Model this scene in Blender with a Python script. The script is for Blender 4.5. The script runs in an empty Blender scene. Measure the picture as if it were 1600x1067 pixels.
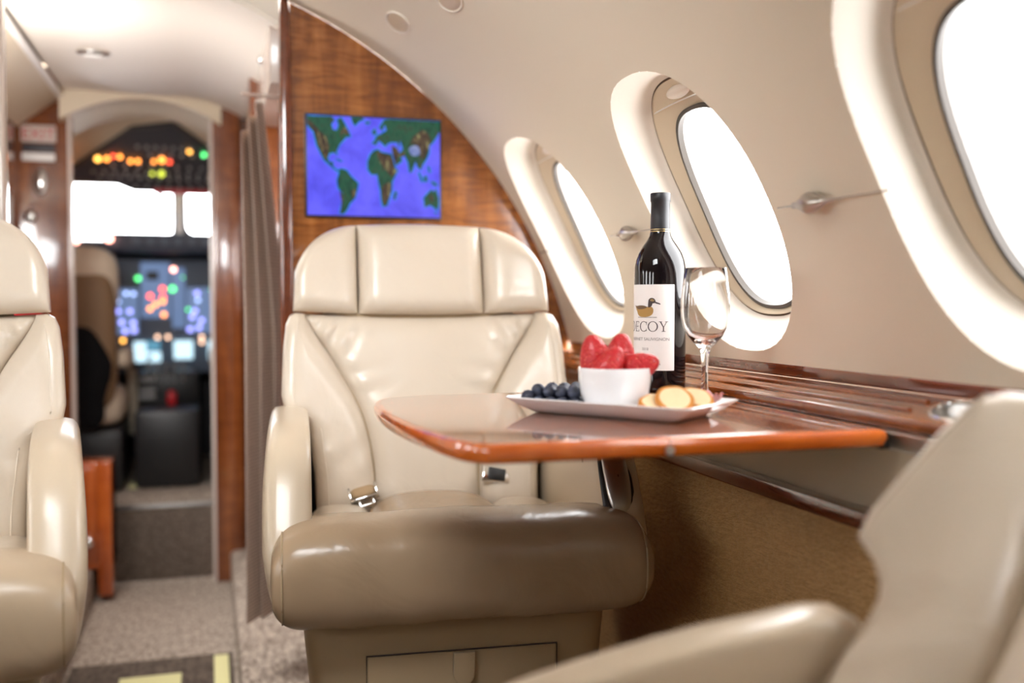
import bpy, bmesh, math, random
from math import sin, cos, pi, sqrt, atan2, radians, tan
from mathutils import Vector, Matrix
random.seed(7)
SC = bpy.context.scene
COL = SC.collection
M = {}

# ------------------------------------------------------------------ materials
def srgb(r, g, b):
    f = lambda c: (c/255/12.92) if c/255 <= .04045 else ((c/255+.055)/1.055)**2.4
    return (f(r), f(g), f(b), 1)

def new_mat(name):
    m = bpy.data.materials.new(name); m.use_nodes = True
    nt = m.node_tree; b = nt.nodes['Principled BSDF']
    return m, nt, b

def simple(name, col, rough=.5, metal=0, coat=0, spec=.5, bump=None):
    m, nt, b = new_mat(name)
    b.inputs['Base Color'].default_value = col
    b.inputs['Roughness'].default_value = rough
    b.inputs['Metallic'].default_value = metal
    b.inputs['Coat Weight'].default_value = coat
    b.inputs['Coat Roughness'].default_value = .06
    b.inputs['Specular IOR Level'].default_value = spec
    if bump:
        scale, strength = bump
        tc = nt.nodes.new('ShaderNodeTexCoord')
        n = nt.nodes.new('ShaderNodeTexNoise'); n.inputs['Scale'].default_value = scale
        n.inputs['Detail'].default_value = 4
        bp = nt.nodes.new('ShaderNodeBump'); bp.inputs['Strength'].default_value = strength
        bp.inputs['Distance'].default_value = .002
        nt.links.new(tc.outputs['Object'], n.inputs['Vector'])
        nt.links.new(n.outputs['Fac'], bp.inputs['Height'])
        nt.links.new(bp.outputs['Normal'], b.inputs['Normal'])
    M[name] = m
    return m

def emis(name, col, s):
    m, nt, b = new_mat(name)
    b.inputs['Base Color'].default_value = (.02, .02, .02, 1)
    b.inputs['Emission Color'].default_value = col
    b.inputs['Emission Strength'].default_value = s
    M[name] = m
    return m

def ramp(nt, stops):
    r = nt.nodes.new('ShaderNodeValToRGB')
    el = r.color_ramp.elements
    el[0].position, el[0].color = stops[0]
    el[1].position, el[1].color = stops[-1]
    for p, c in stops[1:-1]:
        e = el.new(p); e.color = c
    return r

def noise(nt, vec, scale, detail=4, rough=.5, dist=0):
    n = nt.nodes.new('ShaderNodeTexNoise')
    n.inputs['Scale'].default_value = scale; n.inputs['Detail'].default_value = detail
    n.inputs['Roughness'].default_value = rough; n.inputs['Distortion'].default_value = dist
    nt.links.new(vec, n.inputs['Vector'])
    return n.outputs['Fac']

def mapping(nt, scale, rot=(0, 0, 0)):
    tc = nt.nodes.new('ShaderNodeTexCoord'); mp = nt.nodes.new('ShaderNodeMapping')
    mp.inputs['Scale'].default_value = scale; mp.inputs['Rotation'].default_value = rot
    nt.links.new(tc.outputs['Object'], mp.inputs['Vector'])
    return mp.outputs['Vector']

def math_n(nt, op, a, b_):
    n = nt.nodes.new('ShaderNodeMath'); n.operation = op
    for i, v in enumerate((a, b_)):
        if isinstance(v, (int, float)): n.inputs[i].default_value = v
        else: nt.links.new(v, n.inputs[i])
    return n.outputs[0]

def walnut(name, grain, ripple, dark, mid, light, rough=.2, coat=1.0, ripple_amt=.25):
    """figured veneer: streaks along the small axis of `grain`, cross figure along `ripple`"""
    m, nt, b = new_mat(name)
    g = noise(nt, mapping(nt, grain), 1.0, 6, .62, .6)
    r = noise(nt, mapping(nt, ripple), 1.0, 3, .5, 1.2)
    f = math_n(nt, 'ADD', math_n(nt, 'MULTIPLY', g, 1-ripple_amt), math_n(nt, 'MULTIPLY', r, ripple_amt))
    rp = ramp(nt, [(.30, dark), (.5, mid), (.68, light)])
    nt.links.new(f, rp.inputs['Fac']); nt.links.new(rp.outputs['Color'], b.inputs['Base Color'])
    b.inputs['Roughness'].default_value = rough
    b.inputs['Coat Weight'].default_value = coat; b.inputs['Coat Roughness'].default_value = .05
    M[name] = m
    return m

def leather(name, col, col2, rough=.36, fine=.12, wr=.35, wscale=9):
    m, nt, b = new_mat(name)
    v = mapping(nt, (1, 1, 1))
    big = noise(nt, v, 5, 3, .5)
    rp = ramp(nt, [(.3, col), (.7, col2)])
    nt.links.new(big, rp.inputs['Fac']); nt.links.new(rp.outputs['Color'], b.inputs['Base Color'])
    b.inputs['Roughness'].default_value = rough
    b.inputs['Coat Weight'].default_value = .15; b.inputs['Coat Roughness'].default_value = .25
    f = noise(nt, v, 420, 2, .5)
    w = noise(nt, v, wscale, 3, .55, .8)
    b1 = nt.nodes.new('ShaderNodeBump'); b1.inputs['Strength'].default_value = fine; b1.inputs['Distance'].default_value = .0006
    b2 = nt.nodes.new('ShaderNodeBump'); b2.inputs['Strength'].default_value = wr; b2.inputs['Distance'].default_value = .012
    nt.links.new(f, b1.inputs['Height']); nt.links.new(w, b2.inputs['Height'])
    nt.links.new(b1.outputs['Normal'], b2.inputs['Normal']); nt.links.new(b2.outputs['Normal'], b.inputs['Normal'])
    M[name] = m
    return m

def two_tone(name, c1, c2, scale, vec=(1, 1, 1), rough=.9, bump=.5, dist=.003, lo=.35, hi=.65, detail=5):
    m, nt, b = new_mat(name)
    v = mapping(nt, vec); n = noise(nt, v, scale, detail, .65)
    rp = ramp(nt, [(lo, c1), (hi, c2)])
    nt.links.new(n, rp.inputs['Fac']); nt.links.new(rp.outputs['Color'], b.inputs['Base Color'])
    b.inputs['Roughness'].default_value = rough
    b.inputs['Specular IOR Level'].default_value = .3
    bp = nt.nodes.new('ShaderNodeBump'); bp.inputs['Strength'].default_value = bump; bp.inputs['Distance'].default_value = dist
    nt.links.new(n, bp.inputs['Height']); nt.links.new(bp.outputs['Normal'], b.inputs['Normal'])
    M[name] = m
    return m

def glass(name, col=(1, 1, 1, 1), rough=0, ior=1.45):
    m, nt, b = new_mat(name)
    b.inputs['Base Color'].default_value = col
    b.inputs['Transmission Weight'].default_value = 1
    b.inputs['Roughness'].default_value = rough; b.inputs['IOR'].default_value = ior
    M[name] = m
    return m

def pane_mat(name, tint=(.97, .98, 1, 1)):
    m = bpy.data.materials.new(name); m.use_nodes = True
    nt = m.node_tree; nt.nodes.clear()
    o = nt.nodes.new('ShaderNodeOutputMaterial'); mx = nt.nodes.new('ShaderNodeMixShader')
    t = nt.nodes.new('ShaderNodeBsdfTransparent'); t.inputs['Color'].default_value = tint
    g = nt.nodes.new('ShaderNodeBsdfGlossy'); g.inputs['Roughness'].default_value = .03
    fr = nt.nodes.new('ShaderNodeFresnel'); fr.inputs['IOR'].default_value = 1.04
    nt.links.new(fr.outputs[0], mx.inputs[0]); nt.links.new(t.outputs[0], mx.inputs[1]); nt.links.new(g.outputs[0], mx.inputs[2])
    nt.links.new(mx.outputs[0], o.inputs[0])
    M[name] = m
    return m

leather('leather', srgb(216, 202, 183), srgb(221, 208, 191), rough=.3)
leather('leather_taupe', srgb(160, 136, 109), srgb(178, 154, 126), rough=.27, wr=.28, wscale=11)  # darker taupe leather of the leg roll and seat cushions
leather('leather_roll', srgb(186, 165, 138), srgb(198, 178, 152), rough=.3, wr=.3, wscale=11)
simple('arm_leather', srgb(208, 191, 167), .3, coat=.15, bump=(300, .06))
simple('seat_base', srgb(174, 153, 122), .42, bump=(260, .06))
simple('wall_cream', srgb(233, 223, 204), .55, bump=(180, .05))
simple('bezel', srgb(236, 227, 214), .42)
simple('shade_panel', srgb(216, 199, 172), .4)
simple('reveal_white', srgb(244, 242, 238), .35)
simple('gasket', srgb(70, 62, 54), .5)
simple('seam', srgb(112, 92, 70), .6)
simple('ceiling', srgb(238, 230, 218), .5)
simple('fascia', srgb(214, 200, 190), .25, coat=.6)
simple('cream_panel', srgb(212, 196, 170), .5)
walnut('walnut_bulkhead', (22, 22, 2.2), (9, 9, 62), srgb(82, 42, 14), srgb(134, 75, 29), srgb(188, 120, 58), ripple_amt=.42)
walnut('walnut_table', (2.0, 26, 26), (30, 8, 8), srgb(96, 48, 22), srgb(138, 74, 36), srgb(178, 100, 52), rough=.12, ripple_amt=.2)
walnut('walnut_edge', (3, 26, 26), (20, 8, 8), srgb(170, 72, 20), srgb(206, 98, 30), srgb(226, 122, 44), rough=.2, coat=1)
walnut('walnut_ledge', (30, 2.4, 30), (10, 30, 10), srgb(84, 40, 18), srgb(134, 72, 34), srgb(172, 100, 50), rough=.15, ripple_amt=.2)
walnut('walnut_strip', (30, 3, 30), (10, 20, 10), srgb(82, 38, 20), srgb(108, 52, 28), srgb(128, 66, 38), rough=.15, ripple_amt=.2)
walnut('walnut_dark', (22, 22, 2.0), (8, 8, 40), srgb(82, 38, 16), srgb(122, 64, 28), srgb(156, 90, 44), rough=.2, ripple_amt=.25)
walnut('walnut_orange', (24, 24, 2.2), (8, 8, 36), srgb(128, 52, 16), srgb(170, 80, 30), srgb(200, 104, 44), rough=.2, ripple_amt=.2)
two_tone('carpet', srgb(118, 104, 92), srgb(200, 184, 168), 105, (1, .35, 1), bump=.8, dist=.004)
two_tone('carpet_dark', srgb(72, 62, 54), srgb(118, 104, 92), 105, (1, .35, 1), bump=.8, dist=.004)
simple('yellow_mark', srgb(232, 226, 168), .7)
two_tone('embossed', srgb(168, 130, 84), srgb(182, 144, 96), 120, (1, .55, 1.9), rough=.5, bump=1.0, dist=.003, detail=2)
def curtain_mat():
    m, nt, b = new_mat('curtain')
    v = mapping(nt, (1, 1, 1))
    w = nt.nodes.new('ShaderNodeTexWave'); w.wave_type = 'BANDS'; w.bands_direction = 'Z'
    w.inputs['Scale'].default_value = 42; w.inputs['Distortion'].default_value = .5
    nt.links.new(v, w.inputs['Vector'])
    n = noise(nt, v, 160, 3)
    f = math_n(nt, 'ADD', math_n(nt, 'MULTIPLY', w.outputs['Fac'], .5), math_n(nt, 'MULTIPLY', n, .5))
    rp = ramp(nt, [(.25, srgb(178, 156, 138)), (.75, srgb(230, 210, 194))])
    nt.links.new(f, rp.inputs['Fac']); nt.links.new(rp.outputs['Color'], b.inputs['Base Color'])
    b.inputs['Roughness'].default_value = .9
    M['curtain'] = m
curtain_mat()
simple('chrome', (.82, .82, .82, 1), .12, 1)
simple('brushed', (.55, .54, .52, 1), .32, 1)
simple('pewter', (.52, .50, .47, 1), .3, 1)
simple('dark_metal', (.16, .155, .15, 1), .22, 1)
simple('black', (.012, .012, .013, 1), .4)
simple('black_cloth', (.008, .008, .009, 1), .95, spec=.1)
simple('charcoal', srgb(66, 66, 70), .5)
simple('panel_grey', srgb(92, 104, 122), .5)
simple('switch_grey', srgb(150, 150, 150), .5)
simple('white_ceramic', srgb(246, 246, 248), .12, coat=.5)
simple('white_plain', srgb(240, 238, 234), .5)
simple('label_paper', srgb(240, 238, 236), .6)
simple('ink', srgb(58, 50, 54), .6)
simple('ink_light', srgb(128, 122, 122), .6)
simple('duck_body', srgb(176, 138, 74), .6)
simple('duck_back', srgb(110, 86, 62), .6)
simple('duck_head', srgb(74, 62, 60), .6)
simple('duck_cap', srgb(160, 136, 90), .6)
simple('bottle_glass', (.006, .004, .005, 1), .03, spec=.45)
simple('capsule', srgb(32, 31, 34), .42)
simple('gold', (.75, .55, .25, 1), .3, 1)
simple('amber', srgb(150, 84, 20), .1, coat=.5)
glass('glass')
pane_mat('pane')
simple('red_plastic', srgb(190, 24, 34), .4)
simple('exit_red', srgb(186, 56, 48), .5)
simple('placard', srgb(196, 180, 170), .5)
simple('placard_dark', srgb(52, 50, 56), .5)
simple('strip_text', srgb(196, 160, 150), .6)
simple('belt_web', srgb(176, 148, 112), .7, bump=(500, .2))
simple('camel', srgb(128, 100, 70), .6)
simple('sheepskin', srgb(214, 200, 178), .8, bump=(60, .3))
simple('cracker_edge', srgb(206, 134, 60), .8, bump=(120, .3))
simple('cracker', srgb(236, 212, 168), .8, bump=(160, .3))
simple('meat', srgb(222, 160, 158), .5)
simple('glareshield', srgb(64, 72, 88), .5)
for n_, c_, s_ in [('lamp_orange', (1, .30, .05, 1), 5), ('lamp_red', (1, .09, .04, 1), 5), ('lamp_green', (.12, 1, .25, 1), 3.5), ('lamp_amber', (1, .45, .08, 1), 5),
                   ('lamp_yellow', (.8, .9, .08, 1), 2), ('lamp_violet', (.34, .34, 1, 1), 3), ('lamp_blue', (.42, .55, 1, 1), 3), ('lamp_tan', (1, .62, .42, 1), 3.2), ('lamp_pink', (1, .42, .32, 1), 8)]:
    emis(n_, c_, s_)
emis('display_white', (.62, .88, 1, 1), 1.3)
emis('display_blue', (.12, .38, .55, 1), .8)
emis('cluster_haze', (.13, .20, .36, 1), 1.0)  # glow added over the instrument clusters for the bluish haze

def berry_mat():
    m, nt, b = new_mat('blueberry')
    n = noise(nt, mapping(nt, (1, 1, 1)), 90, 4)
    rp = ramp(nt, [(.35, srgb(26, 28, 42)), (.7, srgb(72, 78, 100))])
    nt.links.new(n, rp.inputs['Fac']); nt.links.new(rp.outputs['Color'], b.inputs['Base Color'])
    b.inputs['Roughness'].default_value = .5
    M['blueberry'] = m
    m, nt, b = new_mat('strawberry')
    v = mapping(nt, (1, 1, 1.0))
    vo = nt.nodes.new('ShaderNodeTexVoronoi'); vo.inputs['Scale'].default_value = 230
    nt.links.new(v, vo.inputs['Vector'])
    rp = ramp(nt, [(.0, srgb(236, 190, 120)), (.16, srgb(206, 50, 46)), (.5, srgb(194, 30, 38))])
    nt.links.new(vo.outputs['Distance'], rp.inputs['Fac']); nt.links.new(rp.outputs['Color'], b.inputs['Base Color'])
    bp = nt.nodes.new('ShaderNodeBump'); bp.inputs['Strength'].default_value = .8; bp.inputs['Distance'].default_value = .002
    r2 = ramp(nt, [(.0, (0, 0, 0, 1)), (.5, (1, 1, 1, 1))])
    nt.links.new(vo.outputs['Distance'], r2.inputs['Fac']); nt.links.new(r2.outputs['Color'], bp.inputs['Height'])
    nt.links.new(bp.outputs['Normal'], b.inputs['Normal'])
    b.inputs['Roughness'].default_value = .42; b.inputs['Coat Weight'].default_value = .1
    b.inputs['Subsurface Weight'].default_value = .1; b.inputs['Subsurface Radius'].default_value = (.004, .001, .001)
    M['strawberry'] = m
berry_mat()

def map_mats():
    # glowing screen: ocean, shelf water, land with relief
    def em(name, stops, scale, s, vec=(1, 1, 1)):
        m, nt, b = new_mat(name)
        n = noise(nt, mapping(nt, vec), scale, 5, .6, .4)
        rp = ramp(nt, stops)
        nt.links.new(n, rp.inputs['Fac']); nt.links.new(rp.outputs['Color'], b.inputs['Emission Color'])
        b.inputs['Base Color'].default_value = (.01, .01, .01, 1); b.inputs['Roughness'].default_value = .15
        b.inputs['Emission Strength'].default_value = s
        M[name] = m
    em('ocean', [(.3, srgb(72, 68, 216)), (.6, srgb(100, 96, 250))], 16, 1.0)
    em('shelf', [(.3, srgb(24, 96, 214)), (.7, srgb(50, 140, 238))], 60, 1.0)
    em('land', [(.35, srgb(6, 54, 42)), (.52, srgb(14, 84, 60)), (.66, srgb(50, 56, 44))], 55, 1.0, (1.6, 1, .8))
    em('upland', [(.3, srgb(30, 24, 24)), (.55, srgb(76, 58, 44)), (.72, srgb(150, 150, 100))], 70, 1.0, (1.8, 1, .7))
    em('plateau', [(.3, srgb(70, 92, 160)), (.7, srgb(150, 160, 200))], 70, 1.0)
map_mats()

# ------------------------------------------------------------------ mesh helpers
class MB:
    def __init__(s): s.v = []; s.f = []; s.mi = []; s.mats = []; s.cur = 0
    def mat(s, name):
        if name not in s.mats: s.mats.append(name)
        s.cur = s.mats.index(name); return s
    def add(s, v, f):
        o = len(s.v); s.v += [tuple(p) for p in v]; s.f += [tuple(i+o for i in q) for q in f]; s.mi += [s.cur]*len(f)
        return s
    def grid(s, nu, nv, fn, cu=False, cv=False):
        U = nu if cu else nu+1; V = nv if cv else nv+1
        v = [fn(i/nu, j/nv) for j in range(V) for i in range(U)]
        f = [(j*U+i, j*U+(i+1) % U, ((j+1) % V)*U+(i+1) % U, ((j+1) % V)*U+i) for j in range(nv) for i in range(nu)]
        return s.add(v, f)
    def box(s, x0, x1, y0, y1, z0, z1, bev=0, seg=2):
        bm = bmesh.new(); bmesh.ops.create_cube(bm, size=1)
        for v in bm.verts:
            v.co = Vector(((x0+x1)/2+v.co.x*(x1-x0), (y0+y1)/2+v.co.y*(y1-y0), (z0+z1)/2+v.co.z*(z1-z0)))
        if bev: bmesh.ops.bevel(bm, geom=bm.edges[:], offset=bev, segments=seg, profile=.5, affect='EDGES')
        return s.bm(bm)
    def bm(s, bm):
        bm.verts.index_update()
        s.add([v.co[:] for v in bm.verts], [[v.index for v in f.verts] for f in bm.faces]); bm.free(); return s
    def lathe(s, prof, seg=48, c=(0, 0, 0), closed=False):
        n = len(prof)
        return s.grid(seg, n if closed else n-1, lambda a, b: (c[0]+prof[round(b*(n if closed else n-1)) % n][0]*cos(2*pi*a), c[1]+prof[round(b*(n if closed else n-1)) % n][0]*sin(2*pi*a),
                      c[2]+prof[round(b*(n if closed else n-1)) % n][1]), cu=True, cv=closed)
    def prism(s, poly, z0, z1, bev=0, seg=3):
        """poly in xy, extruded z0..z1"""
        bm = bmesh.new()
        vs = [bm.verts.new((x, y, z0)) for x, y in poly]
        f = bm.faces.new(vs); r = bmesh.ops.extrude_face_region(bm, geom=[f])
        for v in r['geom']:
            if isinstance(v, bmesh.types.BMVert): v.co.z = z1
        bmesh.ops.recalc_face_normals(bm, faces=bm.faces[:])
        if bev:
            e = [e for e in bm.edges if abs(e.verts[0].co.z-e.verts[1].co.z) < 1e-6]
            bmesh.ops.bevel(bm, geom=e, offset=bev, segments=seg, profile=.5, affect='EDGES', clamp_overlap=True)
        return s.bm(bm)
    def tube(s, pts, r, seg=10, closed=False):
        P = [Vector(p) for p in pts]; n = len(P)
        R = r if isinstance(r, (list, tuple)) else [r]*n
        rings = []
        for i in range(n):
            a = P[(i-1) % n] if (closed or i > 0) else P[i]; b = P[(i+1) % n] if (closed or i < n-1) else P[i]
            t = (b-a).normalized(); ref = Vector((0, 0, 1)) if abs(t.z) < .9 else Vector((1, 0, 0))
            x = t.cross(ref).normalized(); y = t.cross(x)
            rings.append([(P[i]+(x*cos(2*pi*k/seg)+y*sin(2*pi*k/seg))*R[i])[:] for k in range(seg)])
        v = [p for r_ in rings for p in r_]; f = []
        for i in range(n if closed else n-1):
            for k in range(seg):
                f.append((i*seg+k, i*seg+(k+1) % seg, ((i+1) % n)*seg+(k+1) % seg, ((i+1) % n)*seg+k))
        if not closed: f += [tuple(range(seg-1, -1, -1)), tuple((n-1)*seg+k for k in range(seg))]
        return s.add(v, f)
    def ball(s, c, h, e=1.0, nu=24, nv=14):
        """superellipsoid: e=1 round, smaller e boxier"""
        sg = lambda w, p: math.copysign(abs(w)**p, w)
        def fn(a, b):
            t = 2*pi*a; p = -pi/2+pi*b
            return (c[0]+h[0]*sg(cos(p), e)*sg(cos(t), e), c[1]+h[1]*sg(cos(p), e)*sg(sin(t), e), c[2]+h[2]*sg(sin(p), e))
        return s.grid(nu, nv, fn, cu=True)
    def xf(s, fn):
        s.v = [tuple(fn(Vector(p))) for p in s.v]; return s
    def build(s, name, mat=None, parent=None, smooth=True, loc=(0, 0, 0), ang=40, origin=None):
        me = bpy.data.meshes.new(name)
        L = Vector(origin) if origin else Vector((0, 0, 0))
        bm = bmesh.new()
        vs = [bm.verts.new(Vector(p)-L) for p in s.v]
        for q, mi in zip(s.f, s.mi):
            try:
                f = bm.faces.new([vs[i] for i in q]); f.material_index = mi
            except ValueError: pass
        bmesh.ops.remove_doubles(bm, verts=bm.verts[:], dist=1e-6)
        bmesh.ops.recalc_face_normals(bm, faces=bm.faces[:])
        for f in bm.faces: f.smooth = smooth
        if smooth:
            for e in bm.edges:
                if len(e.link_faces) == 2 and e.calc_face_angle(0) > radians(ang): e.smooth = False
        bm.to_mesh(me); bm.free()
        for nme in (s.mats or [mat]): me.materials.append(M[nme])
        o = bpy.data.objects.new(name, me); COL.objects.link(o)
        o.location = Vector(loc)+L
        if parent: o.parent = parent
        return o

def tag(o, label=None, cat=None, group=None, kind=None):
    if label: o['label'] = label
    if cat: o['category'] = cat
    if group: o['group'] = group
    if kind: o['kind'] = kind
    return o
def thing(name, label, cat, loc=(0, 0, 0), rz=0, group=None):
    o = bpy.data.objects.new(name, None); COL.objects.link(o); o.location = loc; o.rotation_euler = (0, 0, rz)
    o.empty_display_size = .05
    return tag(o, label, cat, group)
def struct(o): o['kind'] = 'structure'; return o
def struct_root(name, loc=(0, 0, 0)):
    o = bpy.data.objects.new(name, None); COL.objects.link(o); o.location = loc; o['kind'] = 'structure'; o.empty_display_size = .05
    return o
def wpart(name, mb, mat, root, **k):
    """mb in world coordinates, root an unrotated Empty"""
    L = root.location.copy()
    return mb.xf(lambda p: p-L).build(name, mat, root, **k)
def copy_tree(o, parent=None):
    c = o.copy(); COL.objects.link(c); c.parent = parent
    for ch in [x for x in bpy.data.objects if x.parent is o]: copy_tree(ch, c)
    return c
def smooth_closed(pts, n=60):
    m = len(pts); out = []
    for k in range(n):
        t = k/n*m; i = int(t); f = t-i
        p0, p1, p2, p3 = (pts[(i+j-1) % m] for j in range(4))
        out.append(tuple(.5*((2*b)+(-a+c)*f+(2*a-5*b+4*c-d)*f*f+(-a+3*b-3*c+d)*f**3) for a, b, c, d in zip(p0, p1, p2, p3)))
    return out
def interp(tab, x):
    if x <= tab[0][0]: return tab[0][1]
    for (a, p), (b, q) in zip(tab, tab[1:]):
        if x <= b:
            t = (x-a)/(b-a); return p+(q-p)*t
    return tab[-1][1]
def sinterp(tab, x):
    """smooth (Catmull-Rom) table lookup"""
    if x <= tab[0][0]: return tab[0][1]
    if x >= tab[-1][0]: return tab[-1][1]
    for i in range(len(tab)-1):
        if x <= tab[i+1][0]:
            t = (x-tab[i][0])/(tab[i+1][0]-tab[i][0])
            p = [tab[min(max(i+k, 0), len(tab)-1)][1] for k in (-1, 0, 1, 2)]
            return .5*(2*p[1]+(-p[0]+p[2])*t+(2*p[0]-5*p[1]+4*p[2]-p[3])*t*t+(-p[0]+3*p[1]-3*p[2]+p[3])*t**3)
def text_2d(body, size):
    cu = bpy.data.curves.new('lettering', 'FONT'); cu.body = body; cu.size = size; cu.align_x = 'CENTER'
    o = bpy.data.objects.new('lettering', cu); COL.objects.link(o)
    dg = bpy.context.evaluated_depsgraph_get()
    me = bpy.data.meshes.new_from_object(o.evaluated_get(dg))
    v = [p.co[:2] for p in me.vertices]; f = [tuple(p.vertices) for p in me.polygons]
    bpy.data.objects.remove(o); bpy.data.curves.remove(cu); bpy.data.meshes.remove(me)
    return v, f

# ------------------------------------------------------------------ cabin shell
CX, CZ, R = -.214, .571, 1.0144
Y_AFT, Y_FWD = -2.95, 2.10
def cyl(y, s, d=0, side=1):
    a = s/R
    return (CX+side*(R+d)*cos(a), y, CZ+(R+d)*sin(a))
def sell(t, a, b, n=2.5):
    c, s_ = cos(t), sin(t)
    return (a*math.copysign(abs(c)**(2/n), c), b*math.copysign(abs(s_)**(2/n), s_))
def hole_patch(mb, fn, u0, u1, v0, v1, c, a, b, n=2.4, seg=72, rings=5):
    """rectangle u0..u1 x v0..v1 with a superellipse hole"""
    def edge(t):
        dx, dy = cos(t), sin(t)
        k = min(((u1-c[0])/dx if dx > 1e-9 else 1e9), ((u0-c[0])/dx if dx < -1e-9 else 1e9),
                ((v1-c[1])/dy if dy > 1e-9 else 1e9), ((v0-c[1])/dy if dy < -1e-9 else 1e9))
        return (c[0]+dx*k, c[1]+dy*k)
    angs = [2*pi*k/seg for k in range(seg)]
    for q in ((u0, v0), (u0, v1), (u1, v0), (u1, v1)):
        angs.append(atan2(q[1]-c[1], q[0]-c[0]) % (2*pi))
    angs = sorted(set(round(x, 6) for x in angs)); N = len(angs)
    V = []
    for t in angs:
        # same direction on the hole outline
        ca, sa = cos(t), sin(t)
        k = 1/((abs(ca)/a)**n+(abs(sa)/b)**n)**(1/n)
        h = (c[0]+ca*k, c[1]+sa*k); e = edge(t)
        for r in range(rings+1):
            f = r/rings
            V.append(fn(h[0]+(e[0]-h[0])*f, h[1]+(e[1]-h[1])*f))
    F = [(i*(rings+1)+r, i*(rings+1)+r+1, ((i+1) % N)*(rings+1)+r+1, ((i+1) % N)*(rings+1)+r) for i in range(N) for r in range(rings)]
    mb.add(V, F)

S0, S1, ST = .245, .725, 1.062
WA, WB, WS = .173, .221, .482
WIN_Y = [.745, 1.31, 1.875]
def cabin_wall(name, side):
    mb = MB()
    cells = [(Y_AFT, -.1025, None)]+[(.18+.565*k-.2825, .18+.565*k+.2825 if k < 3 else Y_FWD, .18+.565*k) for k in range(0, 4)]
    for a, b, w in cells:
        if w is None:
            mb.grid(6, 10, lambda u, v: cyl(a+(b-a)*u, S0+(S1-S0)*v, 0, side))
        else:
            hole_patch(mb, lambda y, s: cyl(y, s, 0, side), a, b, S0, S1, (w, WS), WA, WB)
    mb.grid(12, 10, lambda u, v: cyl(Y_AFT+(Y_FWD-Y_AFT)*u, S1+(ST-S1)*v, 0, side))
    return struct(mb.build(name, 'wall_cream', ang=60))
cabin_wall('wall_right', 1)
cabin_wall('wall_left', -1)
mb = MB(); a0 = ST/R
mb.grid(24, 24, lambda u, v: (CX+R*cos(a0+(pi-2*a0)*v), Y_AFT+(Y_FWD-Y_AFT)*u, CZ+R*sin(a0+(pi-2*a0)*v)))
struct(mb.build('ceiling', 'wall_cream'))

wn = [0]
def window(y, side):
    wn[0] += 1
    root = struct_root('window_%d' % wn[0], cyl(y, WS, 0, side))
    T = lambda yy, s, d: cyl(yy, s, d, side)
    def ringmesh(mats_rings, n=2.4, seg=96, cs=(WS,)):
        mb = MB()
        rs = mats_rings
        mb.grid(seg, len(rs)-1, lambda a, b: (lambda r, q: T(y+q[0], WS+r[3]+q[1], r[2]))(rs[round(b*(len(rs)-1))], sell(2*pi*a, rs[round(b*(len(rs)-1))][0], rs[round(b*(len(rs)-1))][1], n)), cu=True)
        return mb
    # flared bezel dish (half width, half height, depth, vertical shift)
    rs = [(WA, WB, 0, 0), (WA-.0012, WB-.0015, .002, 0), (WA-.0035, WB-.006, .008, 0), (WA-.007, WB-.014, .018, 0), (WA-.011, WB-.023, .032, 0), (WA-.0145, WB-.030, .044, 0), (WA-.018, WB-.034, .05, 0), (WA-.022, WB-.037, .052, 0)]
    wpart('bezel', ringmesh(rs), 'bezel', root, ang=70)
    rs = [(WA-.022, WB-.037, .052, 0), (WA-.0235, WB-.0385, .055, 0), (WA-.025, WB-.040, .052, 0)]
    wpart('bezel_seam', ringmesh(rs), 'seam', root)
    rs = [(WA-.025, WB-.040, .052, 0), (WA-.032, WB-.047, .054, -.003), (WA-.044, WB-.056, .058, -.010), (.116, .154, .062, -.020)]
    sp = wpart('shade_panel', ringmesh(rs, 2.5), 'shade_panel', root, ang=70)
    # slot line and pull of the shade, above the pane
    ln = MB(); ln.tube([T(y-.118+.236*k/16, WS+.142+.006*cos((k-8)/8*1.2), .0535) for k in range(17)], .0011, 6)
    wpart('shade_slot', ln, 'white_plain', sp.parent)
    pl = MB()
    pl.grid(28, 10, lambda a, b: (lambda t, p: T(y+.034*cos(p)*cos(t), WS+.161+.0095*cos(p)*sin(t), .053-.008*sin(p)))(2*pi*a, pi/2*b), cu=True)
    wpart('shade_pull', pl, 'bezel', root)
    rs = [(.116, .154, .062, -.020), (.1165, .1545, .0575, -.020), (.111, .149, .057, -.020), (.110, .148, .066, -.020)]
    wpart('gasket', ringmesh(rs, 2.5), 'gasket', root)
    rs = [(.110, .148, .066, -.020), (.1085, .1465, .069, -.020), (.106, .144, .079, -.020), (.104, .142, .081, -.020)]
    wpart('reveal', ringmesh(rs, 2.5), 'reveal_white', root)
    mb = MB()
    mb.grid(64, 6, lambda a, b: (lambda q: T(y+q[0]*b, WS-.020+q[1]*b, .080))(sell(2*pi*a, .106, .144, 2.5)), cu=True)
    wpart('pane', mb, 'pane', root)
    return root
for y_ in WIN_Y: window(y_, 1)
window(.18, 1)
for y_ in (.18,)+tuple(WIN_Y): window(y_, -1)

mb = MB(); mb.prism([(CX+R*cos(2*pi*k/64), CZ+R*sin(2*pi*k/64)) for k in range(64)], 0, .03); mb.xf(lambda p: Vector((p.x, Y_AFT-.001-p.z, p.y)))
struct(mb.build('wall_aft', 'wall_cream', smooth=False))
# outer skin of the fuselage round the vestibule, and the aft cabin end
mb = MB()
mb.grid(8, 48, lambda u, v: (CX+1.10*cos(2*pi*v), 2.105+1.25*u, .60+1.06*sin(2*pi*v)), cv=True)
struct(mb.build('trim_1', 'charcoal'))

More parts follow.
